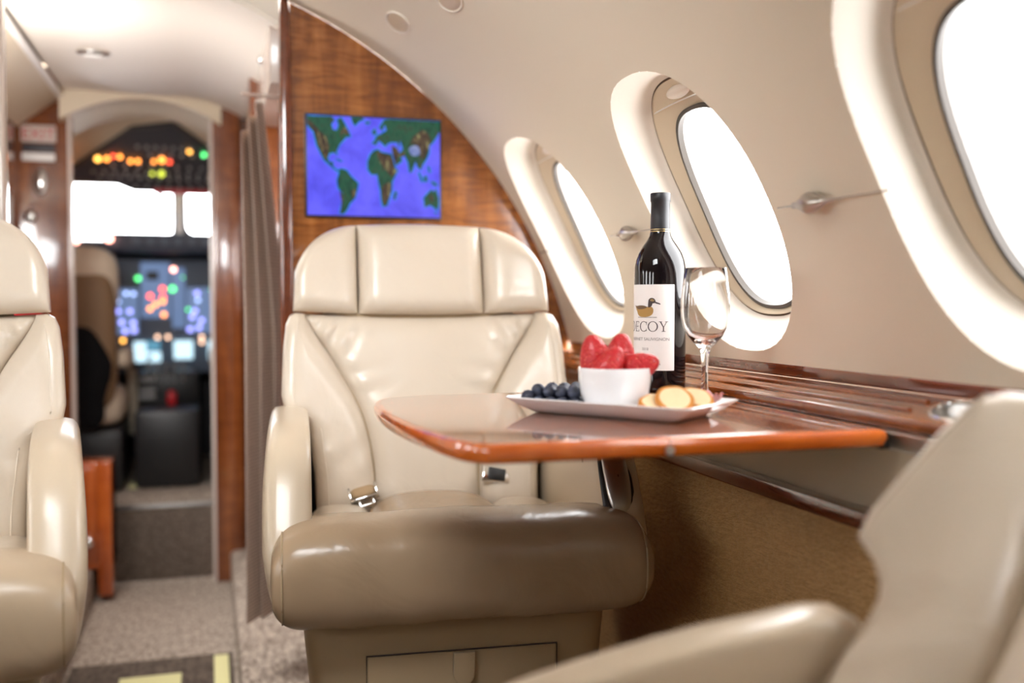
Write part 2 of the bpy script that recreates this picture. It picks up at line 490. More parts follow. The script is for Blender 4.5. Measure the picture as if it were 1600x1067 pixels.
# lower side walls
def lower_wall(name, side):
    X = lambda x: x if side > 0 else 2*CX-x
    mb = MB()
    prof = [(.705, .10), (.705, .648), (.722, .650), (.722, .735), (.735, .742)]
    mb.mat('embossed').grid(40, 1, lambda u, v: (X(.705), Y_AFT+(Y_FWD-Y_AFT)*u, .0+.655*v))
    mb.mat('cream_panel').grid(40, 1, lambda u, v: (X(.716), Y_AFT+(Y_FWD-Y_AFT)*u, .655+.105*v))
    o = struct(mb.build(name, None, smooth=False))
    return o
lower_wall('wall_lower_right', 1)
lower_wall('wall_lower_left', -1)

# walnut rail at the top of the padded lower panel
rail = MB(); rail.box(.690, .716, Y_AFT, Y_FWD-.01, .645, .668, .006)
tag(rail.build('trim_2', 'walnut_strip'), kind='structure')
railL = MB(); railL.box(2*CX-.716, 2*CX-.690, Y_AFT, Y_FWD-.01, .645, .668, .006)
tag(railL.build('trim_3', 'walnut_strip'), kind='structure')

# ------------------------------------------------------------------ side ledge
def side_ledge(side, full):
    X = lambda x: x if side > 0 else 2*CX-x
    lab = 'glossy walnut side ledge running under the row of oval windows on the right' if full else 'walnut side ledge under the windows of the left wall'
    root = thing('side_ledge', lab, 'ledge', (X(.74), 1.0, .742))
    y0, y1 = Y_AFT, Y_FWD-.012
    def surf(x): return .7775+(x-.715)*.33
    mb = MB()
    holes = [(.835, .037), (.715, .037)] if full else []
    ys = [y0]+([.655, .775, .895] if full else [])+[y1]
    fn = lambda x, y: (X(x), y, surf(x))
    if full:
        hole_patch(mb, fn, .715, .772, .655, .775, (.7435, .715), .023, .046, 2.2, 48, 3)
        hole_patch(mb, fn, .715, .772, .775, .895, (.7435, .836), .023, .050, 2.2, 48, 3)
        mb.grid(2, 20, lambda a, b: fn(.715+.057*a, y0+(.655-y0)*b)); mb.grid(2, 20, lambda a, b: fn(.715+.057*a, .895+(y1-.895)*b))
    else:
        mb.grid(2, 20, lambda a, b: fn(.715+.057*a, y0+(y1-y0)*b))
    # nosing
    npf = [(.715, surf(.715)), (.7115, .7772), (.709, .775), (.7085, .771), (.7085, .764), (.711, .7615), (.716, .7610)]
    mb.grid(40, len(npf)-1, lambda a, b: (lambda q: (X(q[0]), y0+(y1-y0)*a, q[1]))(npf[round(b*(len(npf)-1))]))
    top = wpart('ledge_top', mb, 'walnut_ledge', root, ang=50)
    # raised beads along the ledge
    for x, r in ((.730, .0030), (.753, .0034)):
        b = MB(); b.tube([(X(x), .91 if full else y0, surf(x)+.0005), (X(x), y1, surf(x)+.0005)], r, 10)
        wpart('bead', b, 'walnut_ledge', root)
    # upright strip between ledge and wall lining
    b = MB(); spf = [(.7755, .793), (.7725, .796), (.7715, .800), (.7715, .818), (.7730, .8205), (.778, .821)]
    b.grid(40, len(spf)-1, lambda a, c: (lambda q: (X(q[0]), y0+(y1-y0)*a, q[1]))(spf[round(c*(len(spf)-1))]))
    wpart('back_strip', b, 'walnut_strip', root, ang=50)
    # ribbed metal slide under the nosing
    b = MB()
    for k in range(4):
        b.box(min(X(.7005), X(.714)), max(X(.7005), X(.714)), y0, y1, .7425+k*.0047, .7461+k*.0047, .0008, 1)
    b.box(min(X(.704), X(.716)), max(X(.704), X(.716)), y0, y1, .740, .7615)
    wpart('slide_rail', b, 'brushed', root)
    if full:
        for yc, b_ in ((.715, .046), (.836, .050)):
            ring = [(.7435+sell(2*pi*k/48, .0235, b_+.0005, 2.2)[0], yc+sell(2*pi*k/48, .0235, b_+.0005, 2.2)[1]) for k in range(48)]
            h = MB(); h.tube([(x, y, surf(x)+.001) for x, y in ring], .0022, 8, True)
            cup = wpart('cup_holder', h, 'chrome', root)
            w = MB(); w.grid(48, 5, lambda a, c: (lambda q: (.7435+q[0]*(1-.08*c), yc+q[1]*(1-.05*c), surf(.7435+q[0])-.013*c))(sell(2*pi*a, .0232, b_, 2.2)), cu=True)
            w.grid(48, 1, lambda a, c: (lambda q: (.7435+q[0]*.92*(1-c), yc+q[1]*.95*(1-c), surf(.7435+q[0])-.013))(sell(2*pi*a, .0232, b_, 2.2)), cu=True)
            L = Vector(root.location); w.xf(lambda p: p-L).build('cup_liner', 'brushed', cup)
        # small rows of printed passenger notices on the strip
        for yc, w_, rows, hh in ((.735, .155, 4, .0032), (1.375, .045, 3, .0026)):
            for r in range(rows):
                t = MB(); x = .7708; y = yc+w_/2
                while y > yc-w_/2:
                    l = random.uniform(.003, .009)
                    t.box(x, x+.0012, y-l, y, .8155-r*.0048-hh*.5, .8155-r*.0048); y -= l+.0018
                wpart('notice_line', t, 'strip_text', root, smooth=False)
    return root
side_ledge(1, True)
side_ledge(-1, False)

# wall fixtures between the windows: spindle shaped silver knobs on thin rods
def wall_knob(y, label):
    p = cyl(y, .470, -.014)
    root = thing('wall_fixture', label, 'wall fixture', p, 0, None)
    ax = Vector((0, 1, 0))
    prof = [(x_, r_*1.08) for x_, r_ in [(-.048, .0016), (-.042, .0030), (-.028, .0042), (-.026, .0052), (-.018, .0080), (-.008, .0112), (.002, .0122), (.010, .0108), (.018, .0072), (.024, .0056), (.026, .0044), (.036, .0036), (.038, .0018)]]
    mb = MB(); n = len(prof)
    mb.grid(20, n-1, lambda a, b: (lambda q: (q[1]*cos(2*pi*a)*.8, q[0], q[1]*sin(2*pi*a)))(prof[round(b*(n-1))]), cu=True)
    mb.build('spindle', 'pewter', root)
    rd = MB(); rd.tube([(0, -.145, .0), (0, .07, .0)], .0013, 8); rd.build('rod', 'pewter', root)
    st = MB(); st.tube([(0, 0, 0), (.013, 0, -.002)], .004, 8); st.build('mount', 'pewter', root)
wall_knob(1.575, 'silver spindle fixture on the cream wall behind the neck of the wine bottle')
wall_knob(1.030, 'silver spindle fixture on the cream wall right of the wine glass, nearest window')

# oval covers in the headliner
def oval_cover(y, s, label):
    root = thing('oval_light', label, 'light cover', cyl(y, s, 0))
    mb = MB(); mb.grid(36, 5, lambda a, b: cyl(y+.042*cos(2*pi*a)*(1-b*.999), s+.021*sin(2*pi*a)*(1-b*.999), -.0005-.003*min(1, b*4)), cu=True)
    wpart('cover', mb, 'shade_panel', root)
    mb = MB(); mb.tube([cyl(y+.045*cos(2*pi*k/36), s+.024*sin(2*pi*k/36), -.001) for k in range(36)], .0022, 8, True)
    wpart('rim', mb, 'bezel', root)
oval_cover(1.851, R*atan2(1.42-CZ, .34-CX), 'oval beige light cover in the headliner above the map screen')
oval_cover(1.60, R*atan2(1.395-CZ, .378-CX), 'oval cream light cover in the headliner cut by the top edge')

# seam in the wall lining ahead of the foremost window
mb = MB(); mb.tube([cyl(1.995+.105*k/8, .458-.004*k/8, -.0004) for k in range(9)], .0012, 6)
tag(mb.build('trim_4', 'seam'), kind='structure')

# ------------------------------------------------------------------ floor, platforms
mb = MB(); mb.box(-1.3, 1.0, Y_AFT, 3.41, -.03, 0)
struct(mb.build('floor', 'carpet', smooth=False))
mb = MB(); mb.box(.055, .74, Y_AFT, 3.35, 0.001, .10, .012)
struct(mb.build('trim_5', 'carpet'))
mb = MB(); mb.box(-1.17, -.345, Y_AFT, 3.30, 0.001, .10, .012)
struct(mb.build('trim_6', 'carpet'))
mb = MB(); mb.box(-.335, .045, 1.2, 2.62, .001, .006, .002)
tag(mb.build('aisle_runner', 'carpet_dark'), 'dark heathered carpet runner in the aisle floor between the two seats', 'carpet')
for i, (x0, x1, y0, y1, lab) in enumerate([(-.215, -.075, 2.40, 2.50, 'wider pale yellow marking patch on the aisle carpet, beside the left seat'), (.0, .035, 2.36, 2.60, 'narrow pale yellow marking strip on the aisle carpet, nearer the right platform')]):
    mb = MB(); mb.box(x0, x1, y0, y1, .006, .0085, .001)
    tag(mb.build('floor_marking', 'yellow_mark'), lab, 'floor marking')

# ------------------------------------------------------------------ forward bulkhead with screen
def arc_poly(xa):
    pts = [(xa, .32), (.32, .32), (.32, .10)]
    pts.append((.70, .10)); pts.append((.72, .76)); pts.append((.775, .80))
    a_lo = atan2(.82-CZ, .77-CX); a_hi = math.acos((xa-CX)/R)
    for k in range(33):
        a = a_lo+(a_hi-a_lo)*k/32; pts.append((CX+(R-.0005)*cos(a), CZ+(R-.0005)*sin(a)))
    return pts
mb = MB(); mb.prism(arc_poly(.162), 0, .035)
mb.xf(lambda p: Vector((p.x, Y_FWD+p.z, p.y)))
struct(mb.build('wall_forward', 'walnut_bulkhead', smooth=False))
mb = MB()
mb.ball((.151, Y_FWD+.012, .92), (.0125, .04, .605), .35, 24, 24)
struct(mb.build('trim_7', 'walnut_strip'))
# left bulkhead
mb = MB(); mb.box(-1.19, -.372, Y_FWD-.06, Y_FWD-.03, .1, 1.58, .004)
struct(mb.build('wall_forward_left', 'walnut_bulkhead'))
mb = MB(); mb.box(-.373, -.359, Y_FWD-.07, Y_FWD-.02, .1, 1.58, .006)
struct(mb.build('trim_8', 'fascia'))

SCR = (.1945, .4825, .9+.135*0, 0)
def screen():
    yb = Y_FWD-.012
    c = (.333, yb, 1.183)
    root = thing('wall_screen', 'flat screen showing a world map on the walnut bulkhead above the main seat', 'screen', c)
    hw, hh = .139, .102
    mb = MB(); mb.box(-hw-.004, hw+.004, 0, .0125, -hh-.004, hh+.004, .002)
    mb.build('bezel', 'black', root)
    pn = MB(); pn.box(-hw, hw, -.0016, .002, -hh, hh); panel = pn.build('display', 'ocean', root, smooth=False)
    # map drawn in its own frame: x 0..1170, y 0..860 (y down)
    def uv(x, y, off):
        # original drawing sits in a slightly skewed quad; square it up
        tl, tr, br, bl = (92, 105), (1262, 160), (1262, 1000), (115, 1000)
        v = (y-105)/895; 
        for _ in range(6):
            xl = tl[0]+(bl[0]-tl[0])*v; u = (x-xl)/(1262-xl); yt = 105+55*u; v = (y-yt)/(1000-yt)
        return (-hw+2*hw*min(max(u, 0), 1), -.0018-off, hh-2*hh*min(max(v, 0), 1))
    lands = [
        ('continent', 'land', [(92, 112), (150, 120), (300, 120), (330, 150), (300, 190), (315, 240), (350, 245), (365, 200), (350, 150), (385, 130), (420, 190), (450, 250), (470, 300), (430, 305), (395, 345), (375, 370), (350, 430), (358, 470), (335, 440), (290, 450), (275, 490), (290, 530), (320, 525), (318, 560), (345, 590), (375, 600), (360, 612), (325, 580), (285, 545), (245, 510), (215, 450), (180, 380), (165, 320), (150, 260), (110, 215), (92, 195)]),
        ('continent', 'land', [(375, 590), (400, 585), (440, 600), (475, 650), (540, 710), (535, 750), (515, 840), (470, 890), (445, 950), (420, 985), (385, 985), (405, 880), (405, 800), (370, 760), (358, 690), (372, 640)]),
        ('continent', 'land', [(672, 420), (712, 408), (735, 432), (800, 445), (830, 450), (850, 520), (865, 575), (885, 590), (835, 690), (832, 770), (805, 860), (790, 905), (755, 912), (740, 850), (735, 780), (715, 690), (705, 630), (655, 632), (622, 590), (620, 520), (640, 460)]),
        ('continent', 'land', [(655, 355), (690, 370), (715, 330), (745, 355), (775, 385), (790, 360), (820, 345), (880, 345), (895, 395), (905, 330), (930, 400), (905, 440), (860, 385), (835, 400), (845, 470), (865, 550), (920, 510), (915, 470), (945, 460), (975, 520), (990, 610), (1010, 600), (1040, 510), (1060, 560), (1090, 585), (1105, 540), (1140, 490), (1165, 430), (1165, 375), (1200, 340), (1235, 290), (1262, 250), (1262, 163), (800, 142), (760, 150), (720, 215), (745, 250), (765, 190), (785, 240), (730, 275), (695, 290), (680, 330)]),
        ('continent', 'land', [(1115, 830), (1150, 790), (1185, 755), (1205, 775), (1225, 745), (1250, 830), (1250, 890), (1235, 935), (1205, 910), (1175, 890), (1125, 910)]),
        ('island', 'land', [(470, 125), (560, 128), (590, 140), (540, 165), (505, 205), (485, 170)]),
        ('island', 'land', [(850, 800), (870, 770), (878, 790), (862, 850), (848, 845)]),
        ('island', 'land', [(655, 250), (680, 225), (695, 270), (670, 285)]),
        ('island', 'land', [(592, 170), (635, 165), (630, 185), (600, 185)]),
        ('island', 'land', [(1112, 650), (1140, 630), (1150, 680), (1125, 690)]),
        ('island', 'land', [(1175, 680), (1215, 690), (1245, 720), (1210, 720)]),
        ('island', 'land', [(1150, 540), (1165, 560), (1178, 610), (1160, 600)]),
        ('island', 'land', [(1065, 600), (1080, 610), (1110, 690), (1095, 690)]),
        ('island', 'land', [(1212, 955), (1235, 953), (1225, 968)]),
        ('island', 'land', [(335, 490), (375, 505), (405, 525), (380, 518)]),
        ('highland', 'upland', [(95, 150), (140, 180), (200, 250), (255, 300), (285, 380), (280, 440), (262, 500), (215, 420), (185, 330), (150, 240), (105, 190)]),
        ('highland', 'upland', [(415, 215), (455, 260), (440, 280), (400, 270), (385, 310), (380, 260)]),
        ('highland', 'upland', [(700, 430), (760, 450), (830, 480), (845, 560), (870, 600), (830, 650), (800, 620), (760, 570), (715, 500)]),
        ('highland', 'upland', [(750, 730), (820, 700), (825, 770), (800, 850), (765, 890), (750, 820)]),
        ('highland', 'upland', [(1050, 270), (1110, 235), (1170, 290), (1175, 350), (1140, 440), (1095, 500), (1075, 400), (1000, 350), (985, 380), (1010, 310)]),
        ('highland', 'upland', [(830, 380), (880, 400), (905, 450), (950, 420), (935, 470), (890, 470), (870, 540), (845, 480)]),
        ('highland', 'plateau', [(985, 390), (1040, 370), (1075, 390), (1080, 450), (1030, 465), (990, 440)]),
        ('highland', 'upland', [(480, 780), (515, 760), (520, 800), (495, 850)]),
        ('highland', 'upland', [(380, 790), (400, 800), (412, 860), (405, 960), (390, 980), (400, 880)]),
        ('highland', 'upland', [(1165, 800), (1200, 810), (1195, 870), (1170, 850)]),
    ]
    def offs(p, d):
        n = len(p); out = []
        cx = sum(q[0] for q in p)/n; cy = sum(q[1] for q in p)/n
        area = sum(p[i][0]*p[(i+1) % n][1]-p[(i+1) % n][0]*p[i][1] for i in range(n))
        sg = 1 if area > 0 else -1
        for i in range(n):
            a, b = p[i-1], p[(i+1) % n]; tx, ty = b[0]-a[0], b[1]-a[1]; l = math.hypot(tx, ty) or 1
            out.append((p[i][0]+sg*ty/l*d, p[i][1]-sg*tx/l*d))
        return out
    def flat(poly, off):
        mb = MB(); mb.add([uv(x, y, off) for x, y in poly], [tuple(range(len(poly)))]); return mb
    for nm, mt, p in lands:
        ps = smooth_closed(p, len(p)*2) if mt != 'land' else p
        if mt == 'land':
            flat(offs(p, 11), .0002).build('coastal_shelf', 'shelf', panel, smooth=False)
            flat(p, .0005).build(nm, mt, panel, smooth=False)
        else:
            flat(ps, .0008).build(nm, mt, panel, smooth=False)
screen()

# ------------------------------------------------------------------ vestibule
mb = MB(); mb.grid(16, 14, lambda u, v: (-.42+.56*u, Y_FWD-.02+1.3*v, 1.545-.065*max(0, (u-.62)/.38)**2-.01*u))
mb.grid(16, 14, lambda u, v: (-.42+.56*u, Y_FWD-.02+1.3*v, 1.575))
struct(mb.build('ceiling_vestibule', 'ceiling'))
mb = MB(); mb.grid(24, 1, lambda u, v: (lambda x: (x, Y_FWD-.012, 1.535-.065*max(0, ((x+.42)/.56-.62)/.38)**2-.012 if v == 0 else CZ+sqrt(R*R-(x-CX)**2)-.001))(-.42+.56*u))
struct(mb.build('trim_18', 'ceiling'))
# sloping valance and bright edge on the left
mb = MB(); mb.grid(4, 4, lambda u, v: (-.432-.13*u, 2.2+1.14*v, 1.525-.10*u))
struct(mb.build('trim_9', 'cream_panel'))
mb = MB(); mb.tube([(-.428, 2.05, 1.532), (-.428, 3.34, 1.528)], .010, 10)
struct(mb.build('trim_10', 'reveal_white'))
# oval reading light in the vestibule ceiling
root = thing('ceiling_light', 'oval light fitting in the white vestibule ceiling, upper left', 'light', (-.278, 2.78, 1.54))
mb = MB(); mb.ball((0, 0, 0), (.042, .028, .010), 1, 28, 10); mb.build('housing', 'brushed', root)
mb = MB(); mb.ball((0, 0, -.007), (.030, .018, .006), 1, 24, 8); mb.build('lens', 'white_plain', root)
# header arch over the cockpit opening
def arch_header():
    mb = MB()
    zl = lambda x: 1.455+.075*(1-((x+.19)/.24)**2)
    mb.grid(24, 1, lambda u, v: (-.43+.47*u, 3.30, (max(1.44, zl(-.43+.47*u)) if v == 0 else 1.62)))
    mb.grid(24, 6, lambda u, v: (-.43+.47*u, 3.30+.22*v, max(1.44, zl(-.43+.47*u))-.02*v))
    struct(mb.build('trim_11', 'cream_panel'))
arch_header()
# left partition with signs, right post
mb = MB(); mb.box(-.98, -.405, 3.34, 3.37, 0, 1.62, .003); struct(mb.build('wall_cockpit_left', 'walnut_dark'))
mb = MB(); mb.box(.012, .100, 3.31, 3.37, .0, 1.62, .006); mb.box(.10, .80, 3.335, 3.37, 0, 1.62); struct(mb.build('wall_cockpit_right', 'walnut_dark'))
for x0, n in ((-.412, 12), (.002, 13)):
    mb = MB(); mb.box(x0, x0+.012, 3.325, 3.375, .0, 1.50, .003); struct(mb.build('trim_%d' % n, 'fascia'))
# vestibule left side wall with a bright opening of the entry door
mb = MB()
hole_patch(mb, lambda y, z: (-.552, y, z), 2.14, 3.34, .0, 1.46, (3.14, 1.145), .055, .075, 6, 60, 4)
struct(mb.build('wall_vestibule_left', 'walnut_dark'))
dr = struct_root('door_1', (-.552, 3.14, 1.145))
mb = MB(); mb.tube([(-.55, 3.14+sell(2*pi*k/40, .057, .077, 6)[0], 1.145+sell(2*pi*k/40, .057, .077, 6)[1]) for k in range(40)], .006, 8, True)
wpart('door_frame', mb, 'brushed', dr)
mb = MB(); mb.box(-.575, -.571, 3.085, 3.195, 1.07, 1.22); wpart('door_window', mb, 'pane', dr)
# wardrobe on the right of the vestibule
mb = MB(); mb.box(.105, .70, 2.72, 3.305, .1, 1.50, .004)
tag(mb.build('wardrobe', 'walnut_dark'), 'dark walnut wardrobe standing behind the curtain beside the cockpit door', 'wardrobe')
root = thing('overhead_locker', 'glossy pale locker panel above the curtain, left of the bulkhead', 'locker', (.4, 2.4, 1.45))
mb = MB(); mb.box(.125, .70, 2.16, 2.70, 1.36, 1.61, .004); wpart('locker_body', mb, 'fascia', root)
mb = MB(); mb.ball((.121, 2.42, 1.468), (.009, .013, .013), 1, 16, 10); wpart('latch_knob', mb, 'chrome', root)
mb = MB(); mb.ball((.121, 2.63, 1.40), (.006, .010, .018), .8, 16, 10); wpart('catch', mb, 'chrome', root)
# hanging curtain
root = thing('curtain', 'gathered brown woven curtain hanging beside the walnut bulkhead', 'curtain', (.11, 2.25, 1.35))
def cur(u, v):
    z = 1.345-1.135*v-.10*(1-u)*(1-v)**6
    spread = .5+.5*min(1, (1-v)*0+v*2.2)
    x = .064+.096*u*spread+.012*sin(u*19+1.5)*(.4+.6*v); y = 2.205+.06*u+.026*cos(u*19*1.0)+.006*sin(5*u+4*v)
    return (x-.018*(1-v)*0, y, z)
mb = MB(); mb.grid(70, 30, cur)
mb.grid(70, 30, lambda u, v: (lambda p: (p[0]+.001, p[1]+.004, p[2]))(cur(u, v)))
wpart('curtain_cloth', mb, 'curtain', root)
mb = MB(); mb.tube([(.07, 2.23, 1.348), (.15, 2.27, 1.352)], .0035, 8); wpart('curtain_rail', mb, 'fascia', root)
# exit sign, placards, handle
def plate_thing(name, label, cat, c, w, h, mat, text=None, tm='exit_red', ts=.03):
    root = thing(name, label, cat, c)
    mb = MB(); mb.box(-w/2, w/2, 0, .006, -h/2, h/2, .0015); mb.build('plate', mat, root)
    if text:
        v, f = text_2d(text, ts)
        mb = MB(); mb.add([(x, -.0008, y-ts*.35) for x, y in v], f); mb.build('lettering', tm, root, smooth=False)
    return root
plate_thing('exit_sign', 'pale sign with red EXIT lettering on the walnut partition left of the cockpit', 'sign', (-.493, 3.330, 1.413), .098, .052, 'placard', 'EXIT', 'exit_red', .046)
plate_thing('placard', 'narrow dark notice plate between the exit sign and the white strip', 'placard', (-.493, 3.331, 1.371), .092, .022, 'placard_dark')
plate_thing('placard', 'narrow white strip plate under the dark notice on the walnut partition', 'placard', (-.494, 3.331, 1.343), .092, .024, 'white_plain')
hd = MB(); hd.ball((-.489, 3.338, 1.267), (.020, .008, .042), .9, 20, 12); hp = hd.build('door_handle', 'brushed', bpy.data.objects['wall_cockpit_left'])
hd = MB(); hd.ball((-.489, 3.332, 1.267), (.010, .008, .030), .9, 20, 12); hd.build('grip', 'chrome', hp)
hd = MB(); hd.ball((-.519, 3.334, 1.162), (.018, .010, .020), 1, 20, 12); hd.build('door_knob', 'brushed', bpy.data.objects['wall_cockpit_left'])
root = thing('switch_column', 'dark switch column with two glowing red lamps at the far left edge', 'switch panel', (-.545, 3.0, 1.35))
mb = MB(); mb.box(-.551, -.536, 2.98, 3.05, 1.02, 1.47, .003); wpart('housing', mb, 'dark_metal', root)
for z, y in ((1.362, 3.03), (1.374, 3.045)):
    mb = MB(); mb.ball((-.533, y-.03, z), (.004, .006, .006), 1, 12, 8); wpart('indicator_light', mb, 'lamp_orange', root)
for z in (1.43, 1.30, 1.25):
    mb = MB(); mb.ball((-.533, 3.01, z), (.006, .008, .012), 1, 12, 8); wpart('toggle', mb, 'chrome', root)
# low walnut cabinet
root = thing('low_cabinet', 'low orange walnut cabinet at the left of the cockpit step', 'cabinet', (-.35, 3.24, .1))
mb = MB(); mb.box(-.47, -.288, 3.19, 3.31, .101, .425, .005); mb.box(-.330, -.288, 3.18, 3.31, .02, .424, .005); wpart('body', mb, 'walnut_orange', root)
mb = MB(); mb.box(-.465, -.332, 3.184, 3.191, .13, .41, .003); dd = wpart('cabinet_door', mb, 'walnut_orange', root)
kn = MB(); kn.ball((-.352-root.location.x, 3.165-root.location.y, .19-root.location.z), (.016, .016, .018), 1, 18, 12); kn.tube([(-.352-root.location.x, 3.18-root.location.y, .19-root.location.z), (-.352-root.location.x, 3.186-root.location.y, .19-root.location.z)], .008, 10); kn.build('knob', 'chrome', dd)
# red extinguisher behind the left seat
root = thing('fire_extinguisher', 'red cylinder mostly hidden behind the left seat headrest', 'extinguisher', (-.380, 2.30, .782))
prof = [(.0, 0), (.036, 0), (.040, .006), (.040, .13), (.034, .155), (.016, .17), (.012, .185), (0, .185)]
mb = MB(); mb.lathe(prof, 28); mb.build('cylinder', 'red_plastic', root)
mb = MB(); mb.box(-.01, .01, -.02, .02, .183, .2, .003); mb.build('valve', 'black', root)
mb = MB(); mb.box(-.70, -.355, 2.20, 2.52, .101, .78, .006)
tag(mb.build('galley_counter', 'dark_metal'), 'grey galley counter behind the left seat back', 'counter')

# ------------------------------------------------------------------ cockpit
mb = MB(); mb.box(-.90, .50, 3.41, 4.6, .20, .24); struct(mb.build('floor_cockpit', 'carpet', smooth=False))
mb = MB(); mb.box(-.60, .05, 3.395, 3.412, 0, .238, .003); struct(mb.build('step_riser', 'carpet_dark'))
bpy.data.objects['step_riser'].name = 'trim_14'
mb = MB(); mb.box(-.30, .05, 3.392, 3.42, .236, .245, .003); struct(mb.build('trim_15', 'brushed'))
mb = MB(); mb.box(-.285, -.20, 3.75, 3.86, .241, .245, .001); tag(mb.build('floor_marking', 'yellow_mark'), 'yellowish square mark on the cockpit floor above the step', 'floor marking')
mb = MB()
mb.grid(1, 1, lambda u, v: (-.90, 3.41+1.2*u, .2+1.45*v)); mb.grid(1, 1, lambda u, v: (.50, 3.41+1.2*u, .2+1.45*v))
struct(mb.build('wall_cockpit_sides', 'charcoal', smooth=False))
mb = MB(); mb.box(-.90, .50, 3.37, 4.60, 1.60, 1.63); struct(mb.build('ceiling_cockpit', 'cream_panel', smooth=False))
# sloping cockpit headliner, with the overhead switch panel set in it
sl = lambda y: 1.526-(y-3.7)*.5967
mb = MB(); mb.grid(1, 2, lambda u, v: (-.80+1.20*u, 3.50+.54*v, sl(3.50+.54*v)+.02))
struct(mb.build('trim_16', 'cream_panel', smooth=False))
root = thing('ceiling_vent', 'dark louvred vent plate in the cream cockpit headliner', 'vent', (-.19, 3.56, sl(3.56)))
mb = MB(); mb.box(-.055, .055, -.035, .035, -.006, .004, .002); mb.xf(lambda p: Vector((p.x, p.y, p.z-p.y*.5967+.012))); mb.build('vent_frame', 'dark_metal', root)
for k in range(4):
    mb = MB(); mb.box(-.048, .048, -.026+k*.015, -.019+k*.015, -.010, -.004, .001); mb.xf(lambda p: Vector((p.x, p.y, p.z-p.y*.5967+.012))); mb.build('slat', 'switch_grey', root)
root = thing('switch_panel', 'dark overhead switch panel with orange and green lamps in the cockpit roof', 'instrument panel', (-.2, 3.85, 1.44))
def oh(x, y, d): return (x, y-d*.512, sl(y)-d*.859)
out = [(-.56, 3.985), (-.47, 3.935), (-.256, 3.735), (-.113, 3.705), (.03, 3.84), (.12, 3.95), (.12, 4.03), (-.27, 4.03), (-.34, 3.99)]
mb = MB(); n_ = len(out)
mb.add([oh(x, y, .012) for x, y in out]+[oh(x, y, -.02) for x, y in out], [tuple(range(n_))]+[(i, (i+1) % n_, (i+1) % n_+n_, i+n_) for i in range(n_)])
wpart('panel_face', mb, 'charcoal', root, smooth=False)
# rows of switches
rows = [(3.80, -.24, -.06, 7), (3.835, -.20, -.02, 6), (3.895, -.33, .02, 9), (3.93, -.40, .0, 12), (3.955, -.38, .03, 13), (4.0, -.30, .05, 10)]
for y, xa, xb, k in rows:
    for i in range(k):
        x = xa+(xb-xa)*i/(k-1)
        mb = MB(); p = oh(x, y, .016); mb.box(p[0]-.006, p[0]+.006, p[1]-.006, p[1]+.006, p[2]-.005, p[2]+.006, .0015, 1)
        wpart('switch', mb, 'switch_grey', root)
mb = MB(); p = oh(-.10, 4.02, .016); mb.box(-.20, .0, p[1]-.01, p[1]+.01, p[2]-.01, p[2]+.01, .002); wpart('warning_strip', mb, 'red_plastic', root)
lights = [('lamp_orange', -.465, 3.86, 7), ('lamp_amber', -.377, 3.861, 9), ('lamp_orange', -.347, 3.859, 8), ('lamp_red', -.324, 3.845, 6), ('lamp_orange', -.302, 3.847, 7), ('lamp_orange', -.268, 3.866, 7), ('lamp_orange', -.243, 3.865, 7),
          ('lamp_orange', -.189, 3.864, 6), ('lamp_orange', -.161, 3.854, 10), ('lamp_red', -.135, 3.863, 6), ('lamp_amber', -.064, 3.807, 7), ('lamp_green', -.015, 3.821, 7), ('lamp_yellow', -.166, 3.924, 9), ('lamp_yellow', -.198, 3.925, 6)]
for m_, x, y, r in lights:
    mb = MB(); mb.ball(oh(x, y, .020), (r*.0011,)*3, 1, 14, 8); wpart('indicator_light', mb, m_, root)
# windscreens
def windscreen(n, x0, x1, z0, z1, y):
    r = struct_root('window_%d' % n, ((x0+x1)/2, y, (z0+z1)/2))
    cx, cz, a, b = (x0+x1)/2, (z0+z1)/2, (x1-x0)/2, (z1-z0)/2
    mb = MB(); mb.tube([(cx+sell(2*pi*k/48, a, b, 7)[0], y, cz+sell(2*pi*k/48, a, b, 7)[1]) for k in range(48)], .014, 8, True)
    wpart('frame', mb, 'charcoal', r)
    mb = MB(); mb.box(x0, x1, y-.002, y+.004, z0, z1); wpart('pane', mb, 'pane', r)
windscreen(20, -.70, -.135, 1.150, 1.47, 4.5)
windscreen(21, -.105, .42, 1.175, 1.47, 4.5)
mb = MB(); mb.box(-.135, -.105, 4.485, 4.52, 1.15, 1.47, .005); struct(mb.build('trim_17', 'white_plain'))  # centre post coloured white, the glare that washes it out put into the colour
mb = MB(); mb.box(-.9, .5, 4.49, 4.52, .2, 1.150); mb.box(-.9, .5, 4.49, 4.52, 1.47, 1.63); struct(mb.build('wall_nose', 'charcoal', smooth=False))
root = thing('compass', 'small dark compass hanging at the windscreen post', 'compass', (-.195, 4.44, 1.35))
mb = MB(); mb.ball((0, 0, 0), (.012, .012, .018), .8, 16, 10); mb.build('body', 'black', root); mb = MB(); mb.tube([(0, .0, .015), (0, .05, .09)], .004, 8); mb.build('stem', 'black', root)
# glareshield
root = thing('glareshield', 'dark blue glareshield hood along the bottom of the windscreen', 'glareshield', (-.19, 4.15, 1.12))
mb = MB(); mb.box(-.38, .45, 4.02, 4.46, 1.095, 1.165, .012); mb.box(-.85, -.37, 4.10, 4.46, 1.075, 1.14, .012); wpart('hood', mb, 'glareshield', root)
for i in range(7):
    mb = MB(); mb.box(-.28+i*.05, -.245+i*.05, 4.014, 4.024, 1.118, 1.15, .002); wpart('switch_module', mb, 'panel_grey', root)
for x, z in ((-.358, 1.14), (-.483, 1.136)):
    mb = MB(); mb.ball((x, 4.005 if x > -.4 else 4.085, z), (.014, .010, .014), 1, 16, 10); wpart('warning_light', mb, 'lamp_pink', root)
